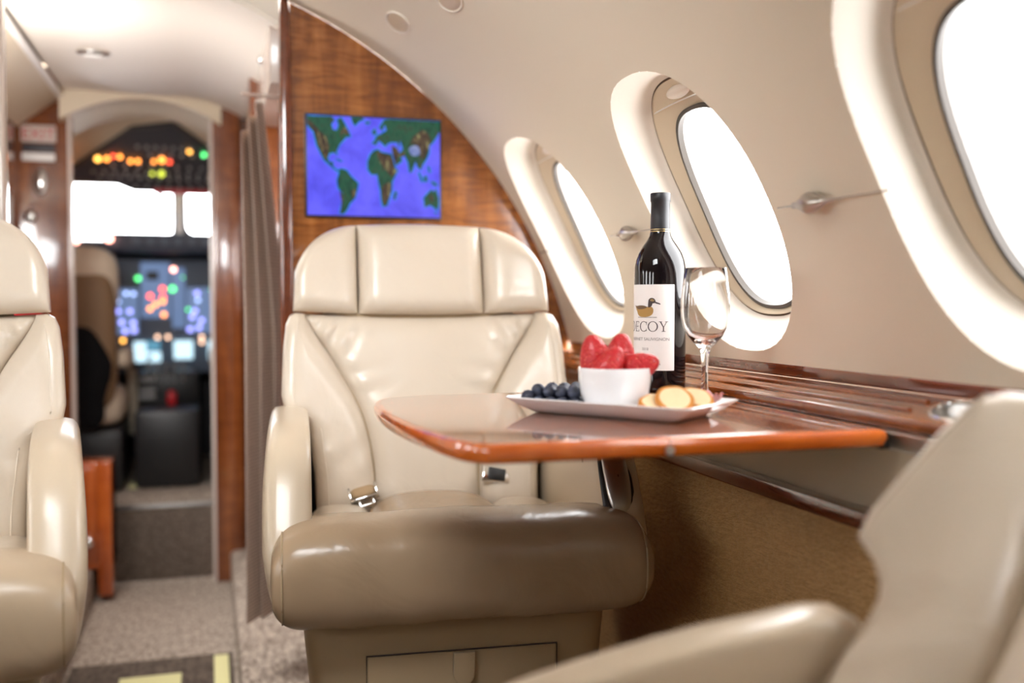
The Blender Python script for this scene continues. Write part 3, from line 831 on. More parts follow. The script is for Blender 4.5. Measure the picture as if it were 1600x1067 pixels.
# main panel
root = thing('instrument_panel', 'blue grey cockpit instrument panel full of small coloured lights', 'instrument panel', (-.19, 4.22, .9))
mb = MB(); mb.box(-.80, .45, 4.212, 4.25, .62, 1.072, .006); wpart('panel_face', mb, 'panel_grey', root)
for x0, x1, z0, z1 in ((-.365, -.272, .775, .955), (-.262, -.152, .84, 1.06), (-.145, -.095, .80, 1.04), (-.088, .01, .78, .96)):
    mb = MB(); mb.box(x0, x1, 4.206, 4.215, z0, z1, .003); wpart('instrument_cluster', mb, 'cluster_haze', root)
mb = MB(); mb.box(-.24, -.195, 4.200, 4.21, .99, 1.025, .003); wpart('blank_cover', mb, 'black', root)
lm = {'g': ('lamp_green', 8), 'p': ('lamp_pink', 8), 'g2': ('lamp_green', 3), 'R': ('lamp_red', 9), 'G': ('lamp_green', 10), 'G2': ('lamp_green', 5), 'o': ('lamp_orange', 8), 'b': ('lamp_blue', 7), 'v': ('lamp_violet', 9), 'a': ('lamp_amber', 7), 't': ('lamp_tan', 7)}
MP = [('g', -.271, .996), ('p', -.138, 1.033), ('g2', -.103, 1.001), ('R', -.18, .955), ('G', -.142, .955), ('G2', .007, .954), ('R', -.227, .926), ('R', -.179, .921), ('o', -.206, .894), ('o', -.179, .905), ('o', -.228, .876), ('o', -.176, .853),
      ('b', -.316, .937), ('b', -.289, .935), ('b', -.346, .905), ('v', -.347, .866), ('v', -.303, .866), ('v', -.334, .823), ('v', -.291, .82), ('v', -.321, .788), ('v', -.288, .791), ('v', -.049, .938), ('b', -.046, .91), ('G2', -.084, .873), ('v', -.058, .867), ('v', -.033, .829), ('v', -.069, .844), ('v', -.043, .8), ('v', -.078, .793),
      ('a', -.33, .751), ('t', -.201, .763), ('t', -.162, .763), ('t', -.033, .762), ('t', -.033, .742)]
for k_, x, z in MP:
    m_, r = lm[k_]; mb = MB(); mb.ball((x, 4.203, z), (r*.0011, .005, r*.0011), 1, 14, 8); wpart('indicator_light', mb, m_, root)
for x0, x1, z0, z1, m_ in ((-.29, -.245, .665, .745, 'display_white'), (-.245, -.19, .665, .705, 'display_white'), (-.243, -.192, .712, .748, 'display_blue'), (-.14, -.068, .675, .748, 'display_white'), (-.008, .03, .672, .748, 'display_white')):
    mb = MB(); mb.box(x0, x1, 4.196, 4.212, z0, z1, .003); wpart('display', mb, m_, root)
# pedestal
root = thing('pedestal', 'black centre pedestal with levers between the cockpit seats', 'pedestal', (-.16, 4.0, .24))
mb = MB(); mb.box(-.262, -.04, 3.72, 4.20, .241, .52, .02); mb.box(-.262, -.04, 4.0, 4.2, .5, .64, .02); wpart('body', mb, 'black', root)
for i in range(5):
    mb = MB(); mb.tube([(-.22+i*.03, 4.0, .60), (-.22+i*.03, 3.95, .66)], .005, 8); mb.ball((-.22+i*.03, 3.95, .665), (.009, .009, .010), 1, 12, 8); wpart('lever', mb, 'switch_grey', root)
mb = MB(); mb.ball((-.14, 3.90, .545), (.018, .018, .03), .7, 14, 10); wpart('red_lever', mb, 'red_plastic', root)
for z in (.56, .60, .535):
    mb = MB(); mb.box(-.26, -.20, 3.985, 4.0, z, z+.018, .002); wpart('radio', mb, 'switch_grey', root)
# pilot seats
def pilot_seat(x, y, label, name='pilot_seat'):
    root = thing(name, label, 'seat', (x, y, .241))
    mb = MB(); mb.box(-.15, .15, -.16, .25, 0, .22, .02); mb.build('base', 'black', root)
    mb = MB(); mb.ball((0, .06, .29), (.15, .22, .07), .5, 28, 14); mb.build('cushion', 'sheepskin', root)
    mb = MB(); mb.ball((0, -.13, .53), (.135, .055, .25), .45, 28, 18); mb.build('backrest', 'camel', root)
    mb = MB(); mb.ball((0, -.10, .72), (.14, .075, .135), .6, 28, 14); mb.build('headrest', 'sheepskin', root)
    for s in (-1, 1):
        mb = MB(); mb.ball((s*.15, .02, .46), (.025, .16, .035), .6, 18, 10); mb.build('armrest', 'sheepskin', root)
    return root
pilot_seat(-.445, 3.85, 'pilot seat with camel back and pale headrest, left in the cockpit')
pilot_seat(.17, 3.85, 'right hand cockpit seat mostly hidden behind the door post')
# dark jacket over the pilot seat back
mb = MB(); mb.ball((-.42, 3.620, .645), (.090, .035, .175), .75, 28, 18)
mb.xf(lambda p: Vector((p.x+.012*sin(p.z*30), p.y+.006*sin(p.x*70), p.z)))
tag(mb.build('jacket', 'black_cloth', origin=(-.42, 3.620, .645)), 'black cloth bundle hanging on the back of the pilot seat', 'jacket')
# control column
root = thing('control_column', 'pale control yoke column right of the pilot seat', 'yoke', (-.285, 4.05, .3))
mb = MB(); mb.tube([(-.285, 4.06, .40), (-.285, 4.05, .60), (-.29, 4.02, .68)], .018, 12); wpart('column', mb, 'sheepskin', root)
mb = MB(); mb.tube([(-.36, 4.0, .70), (-.345, 4.0, .655), (-.29, 4.005, .665), (-.235, 4.0, .655), (-.22, 4.0, .70)], .010, 10); wpart('wheel', mb, 'black', root)

# ------------------------------------------------------------------ passenger seats
def rnd(t):
    t = max(0, min(1, t)); return sqrt(max(0, 1-(1-t)**2))
def soft(P, nx, nz, puff, w, yb, thick, wr=None):
    """padded panel facing -y: P(a,b) -> (x,z); puffed front, flat back"""
    cs = lambda t: .5-.5*cos(pi*t)
    def dims(a, b):
        p0, p1 = P(0, b), P(1, b); q0, q1 = P(a, 0), P(a, 1)
        return abs(p1[0]-p0[0]), abs(q1[1]-q0[1])
    def fr(a, b):
        a, b = cs(a), cs(b); x, z = P(a, b); W, H = dims(a, b)
        e = rnd(min(a, 1-a)*W/w)*rnd(min(b, 1-b)*H/w)
        y = yb(x, z)-puff*e
        if wr: y += wr(x, z)*e
        return (x, y, z)
    def bk(a, b):
        x, z = P(cs(a), cs(b)); return (x, yb(x, z)+thick, z)
    mb = MB(); mb.grid(nx, nz, fr); mb.grid(nx, nz, bk)
    for edge in ((lambda t: (t, 0)), (lambda t: (t, 1)), (lambda t: (0, t)), (lambda t: (1, t))):
        n = max(nx, nz)
        nn = nx if edge(.3)[0] == .3 else nz
        mb.grid(nn, 1, lambda t, s_: fr(*edge(t)) if s_ == 0 else bk(*edge(t)))
    return mb

def passenger_seat(label, loc, rz, recline=0, belts=True, head=True, control=False, drop=0, tilt=0, roll_up=True, roll_mat='leather_taupe'):
    root = thing('passenger_seat', label, 'seat', (loc[0], loc[1], .10), rz)
    H = .10   # heights below are above the aisle floor
    down = lambda mb: mb.xf(lambda p: Vector((p.x, p.y, p.z-H)))
    piv = Vector((0, .16, .55)); ca, sa = cos(recline), sin(recline)
    def lean(mb):
        def f(p):
            d = p-piv; return Vector((p.x, piv.y+d.y*ca+d.z*sa, piv.z-d.y*sa+d.z*ca-H))
        return mb.xf(f)
    # base with drawer
    mb = MB()
    def basef(u, v):
        q = sell(2*pi*u, 1, 1, 9); k = 1-.16*(1-v)
        return (q[0]*.228*k, -.01+q[1]*.205*(1-.06*(1-v)), .10+.375*v)
    mb.grid(64, 8, basef, cu=True); mb.add([basef(i/64, 0) for i in range(64)], [tuple(range(64))]); mb.add([basef(i/64, 1) for i in range(64)], [tuple(range(64))])
    down(mb).build('base', 'seat_base', root)
    mb = MB(); mb.box(-.137, .137, -.2185, -.20, .255, .405, .004, 3); dw = down(mb).build('drawer', 'seat_base', root)
    mb = MB(); mb.tube([(-.1375, -.217, .2545), (.1375, -.217, .2545), (.1375, -.217, .4055), (-.1375, -.217, .4055)], .0014, 6, True); down(mb).build('drawer_gap', 'gasket', dw)
    mb = MB(); mb.prism([(-.0155, 0)]+[(.0155*cos(a), -.030+.016*sin(a)) for a in [pi+pi*k/12 for k in range(13)]]+[(.0155, 0)], 0, .009, .002)
    mb.xf(lambda p: Vector((p.x, -.2175-p.z, .4035+p.y)))
    down(mb).build('pull_tab', 'seat_base', dw)
    # front roll
    def roll(u, v):
        t = 2*v-1; n = 5.0; e = max(0, 1-abs(t)**12)**(1/2.8)
        q = sell(2*pi*u, 1, 1, 2.7)
        x = t*.268
        wv = .0010*sin(x*32+q[1]*2)+.0005*sin(x*77+1.3)
        yy = -.205+q[0]*(.086+wv)*(.72+.28*e if abs(t) < .999 else .72)*(e if e < .5 else 1)
        zz = .525+q[1]*(.075+wv)*e+.004*cos(t*1.5)
        return (x, yy, zz)
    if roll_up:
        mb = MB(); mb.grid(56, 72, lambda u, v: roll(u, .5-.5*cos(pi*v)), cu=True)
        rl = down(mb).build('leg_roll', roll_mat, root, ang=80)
    for s in ((-1, 1) if roll_up else ()):
        mb = MB(); mb.tube([(lambda p: (p[0], -.205+(p[1]+.205)*1.004, p[2]))(roll(k/56, .5+s*.468)) for k in range(56)], .0016, 6, True)
        down(mb).build('seam', 'seat_base', rl)
    # cushions
    mb = MB(); mb.ball((0, .0, .50), (.118, .205, .062), .5, 40, 18); mb.xf(lambda p: Vector((p.x, p.y, p.z+.010*sin(p.x*14+1.5)*(p.z > .5)))); down(mb).build('seat_cushion', 'leather_taupe', root)
    for s in (-1, 1):
        mb = MB(); mb.ball((s*.158, .01, .495), (.058, .20, .062), .62, 32, 16); down(mb).build('side_bolster', 'leather', root)
    # armrests: slab with rounded profile
    prof = smooth_closed([(.21, .42), (.225, .56), (.21, .70), (.12, .722), (.0, .722), (-.09, .712), (-.155, .68), (-.20, .615), (-.232, .545), (-.205, .48), (-.12, .44), (.02, .42)], 64)
    cy, cz = 0.0, .56
    for s in (-1, 1):
        xs = [(.210, .10), (.2112, .04), (.214, .015), (.220, 0), (.235, -.012), (.252, -.008), (.263, .008), (.269, .045), (.272, .10), (.273, .16)]
        mb = MB(); n = len(xs)
        def af(u, v):
            x, k = xs[round(v*(n-1))]; y, z = prof[round(u*64) % 64]
            bow = .006*max(0, 1-((z-.60)/.14)**2) if x > .25 else 0
            return (s*(x+bow-.010*max(0, (.55-z)/.15)*(x > .25)), cy+(y-cy)*(1-k), cz+(z-cz)*(1-k)-drop-tilt*(.16-y))
        mb.grid(64, n-1, af, cu=True); mb.add([af(i/64, 0) for i in range(64)], [tuple(range(64))]); mb.add([af(i/64, 1) for i in range(64)], [tuple(range(64))])
        arm = down(mb).build('armrest', 'arm_leather', root, ang=60)
        # recessed control: dark well and metal lever on the sloping front of the arm
        if s > 0 and control:
            def on_front(a, b, h):
                # a across, b along the slope (0 top .. 1 bottom)
                y = sinterp([(0, -.150), (.35, -.188), (.7, -.213), (1, -.228)], b); z = sinterp([(0, .690), (.35, .640), (.7, .590), (1, .545)], b)
                return (.237+a, y-h*.86, z+h*.5)
            def pad(h0, h1, w, b0, b1, e=2.6):
                mb = MB()
                def f(u, v):
                    q = sell(2*pi*u, 1, 1, e); k = sin(v*pi/2); kk = cos(v*pi/2)
                    return on_front(q[0]*w*k if False else q[0]*w*cos(v*pi/2*.98), (b0+b1)/2+q[1]*(b1-b0)/2*cos(v*pi/2*.98), h0+(h1-h0)*sin(v*pi/2))
                mb.grid(40, 8, f, cu=True); return mb
            down(pad(-.004, .0035, .026, -.02, 1.0)).build('control_well', 'black', arm)
            down(pad(.001, .009, .0195, .0, .72)).build('control_lever', 'pewter', arm)
        kb = MB(); kb.ball((s*.2125, -.10, .655-drop-tilt*.26), (.003, .006, .014), 1, 14, 8); down(kb).build('arm_button', 'dark_metal', arm)
    # backrest
    bend = lambda x: -.055*max(0, (abs(x)-.13)/.13)**2 if abs(x) > .13 else 0
    yb = lambda x, z: .165+(z-.545)*.25+bend(x)
    seam_l = [(.53, .095), (.62, .098), (.71, .118), (.80, .165), (.885, .214)]
    outl = [(.53, .196), (.60, .199), (.690, .210), (.708, .232), (.718, .250), (.74, .255), (.82, .252), (.862, .247), (.878, .240), (.885, .228)]
    top = lambda x: .884-.010*(1-(x/.26)**2)
    def wr_c(x, z):
        # gathers under the headrest and along the side seams
        t = max(0, 1-abs(z-.85)/.05)*max(0, min(1, (abs(x)-.10)/.05))
        g = .006*t*sin((abs(x)*.9+z*.5)*170)*1.2
        t2 = max(0, 1-abs(z-.76)/.05)*max(0, min(1, (abs(x)-.05)/.05))
        return g+.003*t2*sin((z+abs(x)*.25)*150)
    def Pc(a, b):
        z = .53+(.884-.53)*b; w = sinterp(seam_l, z); x = -w+2*w*a
        return (x, .53+(top(x)-.53)*b)
    mb = soft(Pc, 72, 64, .030, .045, lambda x, z: yb(x, z)+.010, .05, wr_c)
    lean(mb).build('back_panel', 'leather', root, ang=70)
    for s in (-1, 1):
        def Pw(a, b):
            z = .53+(.884-.53)*b; i = sinterp(seam_l, z); o = interp(outl, z)
            x = i+(o-i)*a
            zz = z if b < .999 else top(x)
            return (s*x, .53+(top(x)-.53)*b)
        def wr_w(x, z):
            return .002*sin((z*.8+abs(x)*.6)*120)*max(0, 1-abs(z-.66)/.10)
        mb = soft(Pw, 26, 48, .040, .040, lambda x, z: yb(x, z)-.006, .05, wr_w)
        lean(mb).build('back_wing', 'leather', root, ang=70)
        # piping on the wing edge
        mb = MB(); mb.tube([(s*(interp(outl, .53+.35*k/24)-.020), yb(interp(outl, .53+.35*k/24)-.02, .53+.35*k/24)-.0405, .53+.35*k/24) for k in range(1, 24)], .0016, 6)
        lean(mb).build('piping', 'leather', root)
    for s in ((-1, 1) if not recline else ()):
        mb = MB(); mb.box(min(s*.17, s*.216), max(s*.17, s*.216), .195, .225, .46, .715, .004); down(mb).build('gap_shade', 'black', root)  # black filler stands for the shade in the gap between armrest and wing
    # hard back shell
    mb = MB(); mb.ball((0, .245, .72), (.20, .034, .20), .45, 36, 18); mb.xf(lambda p: Vector((p.x, p.y+(p.z-.74)*.25, p.z))); lean(mb).build('back_shell', 'seat_base', root)
    # headrest in three pads
    if head:
        ytop = lambda x: (1.049-.004*(x/.12)**2) if abs(x) <= .1175 else .915+.130*sqrt(max(0, 1-((abs(x)-.112)/.124)**2.2))
        bot = lambda x: .886-.008*(1-(x/.25)**2)
        yh = lambda x, z: yb(x, z)-.004+.22*max(0, z-.99)**1*.6
        def Ph(a, b): x = -.116+.232*a; return (x, bot(x)+(ytop(x)-bot(x))*b)
        mb = soft(Ph, 34, 26, .040, .034, yh, .075); lean(mb).build('headrest_pad', 'leather', root, ang=70)
        for s in (-1, 1):
            def Ps(a, b): x = .118+.116*a-.008*max(0, a-.6)*b; return (s*x, bot(x)+(ytop(x)-bot(x))*b)
            mb = soft(Ps, 24, 26, .036, .034, yh, .075); lean(mb).build('headrest_side', 'leather', root, ang=70)
    if belts:
        # tan webbing tongue, left; dark faced buckle, right
        g = Matrix.Translation((-.118, .125, .572)) @ Matrix.Rotation(radians(-14), 4, 'Y') @ Matrix.Rotation(radians(-30), 4, 'X')
        mb = MB(); mb.ball((0, 0, 0), (.021, .010, .0095), .5, 20, 10); mb.xf(lambda p: g @ p); b0 = down(mb).build('seat_belt', 'belt_web', root)
        mb = MB(); mb.box(-.025, -.021, -.010, .010, -.012, .011, .001); mb.box(.021, .025, -.010, .010, -.012, .011, .001); mb.box(-.025, .025, -.010, .010, -.0135, -.0105, .001); mb.box(-.010, .016, -.005, .005, -.027, -.022, .001); mb.box(-.012, -.008, -.005, .005, -.027, -.012, .001); mb.box(.012, .016, -.005, .005, -.027, -.012, .001)
        mb.xf(lambda p: g @ p); down(mb).build('buckle_tongue', 'chrome', b0)
        mb = MB(); mb.tube([(-.15, .17, .545), (-.135, .15, .558), (-.12, .13, .57)], .008, 8); down(mb).build('belt_strap', 'belt_web', b0)
        g2 = Matrix.Translation((.118, .135, .592)) @ Matrix.Rotation(radians(12), 4, 'Y') @ Matrix.Rotation(radians(-25), 4, 'X')
        mb = MB(); mb.box(-.025, .025, -.007, .007, -.014, .014, .003); mb.xf(lambda p: g2 @ p); b1 = down(mb).build('belt_buckle', 'chrome', root)
        mb = MB(); mb.box(-.016, .016, -.0095, -.006, -.011, .011, .002); mb.xf(lambda p: g2 @ p); down(mb).build('buckle_flap', 'black', b1)
        mb = MB(); mb.tube([(.15, .17, .55), (.14, .155, .565), (.13, .145, .580)], .008, 8); down(mb).build('belt_strap', 'belt_web', b1)
    return root
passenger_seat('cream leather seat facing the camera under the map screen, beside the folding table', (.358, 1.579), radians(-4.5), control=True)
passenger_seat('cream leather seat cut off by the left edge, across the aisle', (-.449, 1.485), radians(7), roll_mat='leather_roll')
passenger_seat('blurred tan leather seat very close at the bottom right corner, seen from its side', (.248, .482), radians(-100), recline=radians(26), belts=False, head=False, drop=.07, tilt=.22, roll_up=False)

# ------------------------------------------------------------------ folding table
def table():
    root = thing('folding_table', 'glossy walnut folding table pulled out from the side ledge, set with food and wine', 'table', (.45, 1.16, .735))
    out = [(.252, .908), (.440, .905), (.692, .899), (.692, 1.432), (.440, 1.436), (.300, 1.434)]
    left = [(.236, 1.405), (.212, 1.345), (.203, 1.26), (.203, 1.15), (.209, 1.06), (.222, .965), (.236, .925)]
    full = out+left
    zt = .765
    def leaf(poly, nm):
        prof = [(0, zt-.0205, .012), (0, zt-.0205, .008), (0, zt-.018, .003), (0, zt-.011, 0), (0, zt-.006, 0), (0, zt-.002, .0015), (0, zt-.0004, .0045), (0, zt, .0065), (0, zt, .010)]
        n = len(poly)
        cx = sum(p[0] for p in poly)/n; cy = sum(p[1] for p in poly)/n
        def inset(d):
            res = []
            for i in range(n):
                a, p, b = poly[i-1], poly[i], poly[(i+1) % n]
                t1 = Vector((p[0]-a[0], p[1]-a[1])).normalized(); t2 = Vector((b[0]-p[0], b[1]-p[1])).normalized()
                n1 = Vector((-t1.y, t1.x)); n2 = Vector((-t2.y, t2.x)); m = (n1+n2); m = m/max(.3, m.length_squared)*2
                res.append((p[0]+(m.x*d if abs(p[0]-.44) > .001 else 0), p[1]+m.y*d))
            return res
        rings = [[(x, y, z) for x, y in inset(d)] for _, z, d in prof]
        mb = MB(); mb.mat('walnut_edge')
        v = [p for r in rings for p in r]
        f = [(k*n+i, k*n+(i+1) % n, (k+1)*n+(i+1) % n, (k+1)*n+i) for k in range(len(rings)-1) for i in range(n)]
        mb.add(v, f); mb.mat('walnut_table'); mb.add(rings[-1], [tuple(range(n))]); mb.add(rings[0], [tuple(range(n))])
        return wpart(nm, mb, None, root, ang=35)
    lf = smooth_open([(.300, 1.434)]+left+[(.252, .908)], 40)
    leaf([(.4394, .905), (.4394, 1.436)]+lf, 'table_leaf')
    leaf([(.4406, .905), (.692, .899), (.692, 1.432), (.4406, 1.436)], 'table_leaf')
    mb = MB(); mb.tube([(.44, .9035, .752), (.44, .912, .752)], .005, 14); wpart('hinge_pin', mb, 'brushed', root)
    mb = MB(); mb.tube([(.44, 1.43, .752), (.44, 1.438, .752)], .005, 14); wpart('hinge_pin', mb, 'brushed', root)
    mb = MB(); mb.box(.690, .703, .905, 1.425, .742, .760, .002); wpart('support_arm', mb, 'dark_metal', root)
def smooth_open(pts, n):
    m = len(pts)-1; out = []
    for k in range(n+1):
        t = k/n*m; i = min(int(t), m-1); f = t-i
        P = [pts[min(max(i+j, 0), m)] for j in (-1, 0, 1, 2)]
        out.append(tuple(.5*((2*b)+(-a+c)*f+(2*a-5*b+4*c-d)*f*f+(-a+3*b-3*c+d)*f**3) for a, b, c, d in zip(*P)))
    return out
table()
ZT = .7652

# ------------------------------------------------------------------ bottle
def bottle():
    cx, cy = .655, 1.385
    root = thing('wine_bottle', 'dark red wine bottle with a white duck label standing on the table', 'bottle', (cx, cy, ZT))
    prof = [(0, .004), (.024, .0025), (.033, 0), (.037, .002), (.0388, .007), (.039, .02), (.039, .178), (.0385, .188), (.0365, .199), (.0325, .210), (.0265, .220), (.0205, .2285), (.0165, .2355), (.0148, .243), (.0140, .26), (.0136, .298), (0, .298)]
    # smooth the shoulder
    mb = MB(); mb.lathe(prof, 64); mb.build('glass_body', 'bottle_glass', root, ang=50)
    pr = [(.0148, .2385), (.0151, .2395), (.0146, .262), (.0143, .287), (.0152, .288), (.0154, .299), (.0148, .3005), (0, .3010)]
    mb = MB(); mb.lathe(pr, 48); cp = mb.build('capsule', 'capsule', root, ang=50)
    for z in (.2425, .2455):
        mb = MB(); mb.lathe([(.01500, z-.0004), (.01525, z-.0004), (.01525, z+.0004), (.01500, z+.0004)], 40); mb.build('gold_band', 'gold', cp)
    mb = MB(); mb.lathe([(.0155, .2345), (.0160, .2350), (.0154, .2388), (.0148, .2390)], 40); mb.build('wine_line', 'amber', root)
    # label: centre turned left of the camera
    va = atan2(-cy, -cx)                 # direction from bottle to the camera
    RL = .0392
    a0 = va-radians(33)                  # label centre
    def on(s, z, d=0): 
        a = a0+s/RL; return ((RL+d)*cos(a), (RL+d)*sin(a), z)
    z0, z1 = .034, .162; hw = RL*radians(66)
    mb = MB(); mb.grid(48, 6, lambda u, v: on(-hw+2*hw*u, z0+(z1-z0)*v, .0002)); mb.grid(48, 6, lambda u, v: on(-hw+2*hw*u, z0+(z1-z0)*v, -.0001))
    lab = mb.build('label', 'label_paper', root)
    def put(polys, nm, mat, d=.0006, cuts=2):
        bm = bmesh.new()
        for p in polys:
            try: bm.faces.new([bm.verts.new((x, y, 0)) for x, y in p])
            except ValueError: pass
        bmesh.ops.triangulate(bm, faces=bm.faces[:])
        if cuts: bmesh.ops.subdivide_edges(bm, edges=bm.edges[:], cuts=cuts, use_grid_fill=True)
        mb = MB(); mb.bm(bm); mb.xf(lambda p: Vector(on(p.x, p.y, d))); mb.build(nm, mat, lab, smooth=False)
    # serif capitals, unit height 1
    def bar(x0, y0, x1, y1): return [(x0, y0), (x1, y0), (x1, y1), (x0, y1)]
    def arc(cx_, cy_, ro, ri, t0, t1, n=14, ky=1.0, kyi=1.0):
        P = []
        for k in range(n):
            ta, tb = t0+(t1-t0)*k/n, t0+(t1-t0)*(k+1)/n
            P.append([(cx_+ro*cos(ta), cy_+ky*sin(ta)), (cx_+ro*cos(tb), cy_+ky*sin(tb)), (cx_+ri*cos(tb), cy_+kyi*sin(tb)), (cx_+ri*cos(ta), cy_+kyi*sin(ta))])
        return P
    Lt = {}
    Lt['D'] = ([bar(.10, 0, .21, 1), bar(0, 0, .30, .05), bar(0, .95, .30, 1)]+arc(.28, .5, .56, .44, -pi/2, pi/2, 16, .5, .45), .92)
    Lt['E'] = ([bar(.10, 0, .21, 1), bar(0, 0, .62, .05), bar(0, .95, .60, 1), bar(.2, .48, .50, .53), bar(.57, 0, .63, .24), bar(.55, .78, .60, 1), bar(.46, .40, .50, .61)], .74)
    Lt['C'] = (arc(.50, .5, .50, .38, .75, 2*pi-.75, 22, .515, .46)+[bar(.80, .64, .85, .98), bar(.80, .05, .84, .30)], .96)
    Lt['O'] = (arc(.52, .5, .52, .40, 0, 2*pi, 32, .515, .46), 1.12)
    Lt['Y'] = ([bar(.40, 0, .51, .45), bar(.28, 0, .64, .05), [(.10, .97), (.23, .97), (.50, .44), (.40, .44)], [(.73, .97), (.80, .97), (.51, .44), (.45, .44)], bar(.0, .95, .33, 1), bar(.62, .95, .92, 1)], .92)
    Hh = .0150; x = 0; tot = sum(Lt[c][1] for c in 'DECOY'); sc = Hh
    width = tot*sc
    for ch in 'DECOY':
        P, w = Lt[ch]
        put([[(-width/2+(x+px)*sc, .0920+py*Hh-.0) for px, py in p] for p in P], 'letter', 'ink', .0005, 1); x += w
    def small(t, z, size, mat='ink_light', s0=0, space=1.0):
        v, f = text_2d(t, size)
        mb = MB(); mb.add([on(s0+px*space, z+py, .0005) for px, py in v], f); mb.build('lettering', mat, lab, smooth=False)
    small('CABERNET SAUVIGNON', .0785, .0064, 'ink_light', 0, 1.06)
    small('2018', .0640, .0056)
    small('C A L I F O R N I A', .0420, .0044, 'ink_light', .006)
    # duck emblem
    D = lambda pts: [[((px-.5)*.043-.001, .1135+py*.029) for px, py in pts]]
    body = smooth_closed([(.13, .55), (.28, .50), (.55, .52), (.72, .55), (.82, .42), (.80, .18), (.66, .03), (.40, .01), (.22, .08), (.12, .30), (.0, .58)], 40)
    put(D(body), 'duck_body', 'duck_body', .0005)
    put(D(smooth_closed([(0, .62), (.10, .57), (.30, .60), (.50, .58), (.60, .50), (.45, .42), (.22, .40), (.12, .46)], 30)), 'duck_back', 'duck_back', .0008)
    put(D(smooth_closed([(.64, .50), (.72, .52), (.78, .60), (.80, .70), (.88, .72), (.90, .84), (.84, .96), (.74, .98), (.66, .90), (.64, .72)], 30)), 'duck_head', 'duck_head', .0008)
    put(D(smooth_closed([(.72, .90), (.80, .93), (.86, .86), (.82, .80), (.73, .82)], 20)), 'duck_cheek', 'duck_cap', .0011)
    put(D([(.88, .80), (1.06, .70), (1.07, .64), (.90, .70)]), 'duck_bill', 'ink', .0010)
    put(D([(.20, .0), (.95, .0), (.95, -.03), (.20, -.03)]), 'duck_ground_line', 'ink_light', .0009)
bottle()

# ------------------------------------------------------------------ glass
def wine_glass():
    root = thing('wine_glass', 'empty stemmed wine glass standing right of the bottle', 'glass', (.618, 1.170, ZT))
    outer = [(0, .0), (.026, .0), (.0285, .0006), (.029, .0014), (.027, .0026), (.018, .005), (.008, .010), (.0052, .018), (.0042, .032), (.0042, .052), (.0056, .068), (.0086, .077), (.0150, .083), (.0225, .091), (.0280, .102), (.0308, .114), (.0318, .126), (.0312, .142), (.0290, .160), (.0266, .1795)]
    inner = [(.0262, .1800), (.0257, .1795), (.0281, .160), (.0302, .142), (.0308, .126), (.0298, .1145), (.0270, .103), (.0215, .093), (.0145, .0865), (.006, .0835), (0, .083)]
    # bowl and stem are one blown piece
    mb = MB(); mb.lathe(outer+inner, 72)
    mb.build('glass_body', 'glass', root, ang=80)
wine_glass()

# ------------------------------------------------------------------ platter, bowl and food
E1 = Vector((.606, -.795, 0)); E2 = Vector((.795, .606, 0)); PC = Vector((.474, 1.113, 0))
def pl(a, b, z): return Vector((PC.x+E1.x*a+E2.x*b, PC.y+E1.y*a+E2.y*b, z))
def platter():
    root_c = pl(0, 0, ZT)
    prof = [(.093, .043, .0), (.097, .047, .0005), (.112, .059, .0085), (.1255, .0705, .0180), (.1262, .0712, .0192), (.1250, .0700, .0200), (.115, .062, .0155), (.100, .049, .0062), (.094, .045, .0048), (.0, .0, .0045)]
    mb = MB(); n = len(prof)
    def f(u, v):
        a, b, z = prof[round(v*(n-1))]
        q = sell(2*pi*u, 1, 1, 16)
        return pl(q[0]*a, q[1]*b, ZT+z)
    mb.grid(128, n-1, f, cu=True)
    a, b, z = prof[0]; mb.add([pl(sell(2*pi*k/128, 1, 1, 16)[0]*a, sell(2*pi*k/128, 1, 1, 16)[1]*b, ZT) for k in range(128)], [tuple(range(128))])
    o = mb.build('platter', 'white_ceramic', origin=root_c, ang=35)
    tag(o, 'white rectangular porcelain platter with flared rim in the middle of the table', 'plate')
platter()
ZP = ZT+.0052
bc = pl(-.004, -.006, ZP)
prof = [(0, .0), (.028, .0), (.0315, .0012), (.0362, .007), (.0408, .019), (.0432, .034), (.0440, .0505), (.0437, .0520), (.0425, .0522), (.0415, .0512), (.0408, .034), (.0384, .020), (.031, .009), (0, .006)]
mb = MB(); mb.lathe(prof, 64); o = mb.build('bowl', 'white_ceramic', loc=bc, ang=60)
tag(o, 'white round ceramic bowl of strawberries on the platter', 'bowl')

def strawberry(loc, size, rot, label, squash=1.0):
    root = thing('strawberry', label, 'strawberry', loc, 0, 'strawberries in the white bowl')
    root.rotation_euler = rot
    prof = [(0, 1.0), (.10, .985), (.20, .93), (.31, .80), (.42, .60), (.495, .40), (.52, .22), (.47, .08), (.33, .015), (.15, .0), (0, .03)]
    sm = [(sinterp([(i, p[0]) for i, p in enumerate(prof)], t/3), sinterp([(i, p[1]) for i, p in enumerate(prof)], t/3)) for t in range(31)]
    mb = MB(); mb.lathe([(max(0, r)*size*.92, (z-.4)*size*1.15) for r, z in sm], 32)
    mb.xf(lambda p: Vector((p.x*(1+.03*sin(p.z*120)), p.y*squash, p.z)))
    mb.build('fruit', 'strawberry', root)
    return root
bx = lambda a, b, z: (bc.x+.957*a+.291*b, bc.y-.291*a+.957*b, bc.z+z)
strawberry(bx(-.0225, .002, .062), .043, (radians(-4), radians(-12), 0), 'tall strawberry standing point up at the left of the bowl')
strawberry(bx(.0075, .012, .063), .043, (radians(6), radians(4), 1), 'upright strawberry at the back, in the middle of the bowl')
strawberry(bx(-.009, -.021, .054), .038, (radians(22), radians(-20), 2), 'shorter strawberry in front, leaning over the near rim of the bowl')
strawberry(bx(.027, -.006, .052), .039, (radians(25), radians(68), 0), 'strawberry lying on its side at the right of the bowl', .9)
strawberry(bx(.002, -.002, .034), .034, (radians(150), radians(20), 0), 'strawberry at the bottom of the heap, mostly hidden between the others')

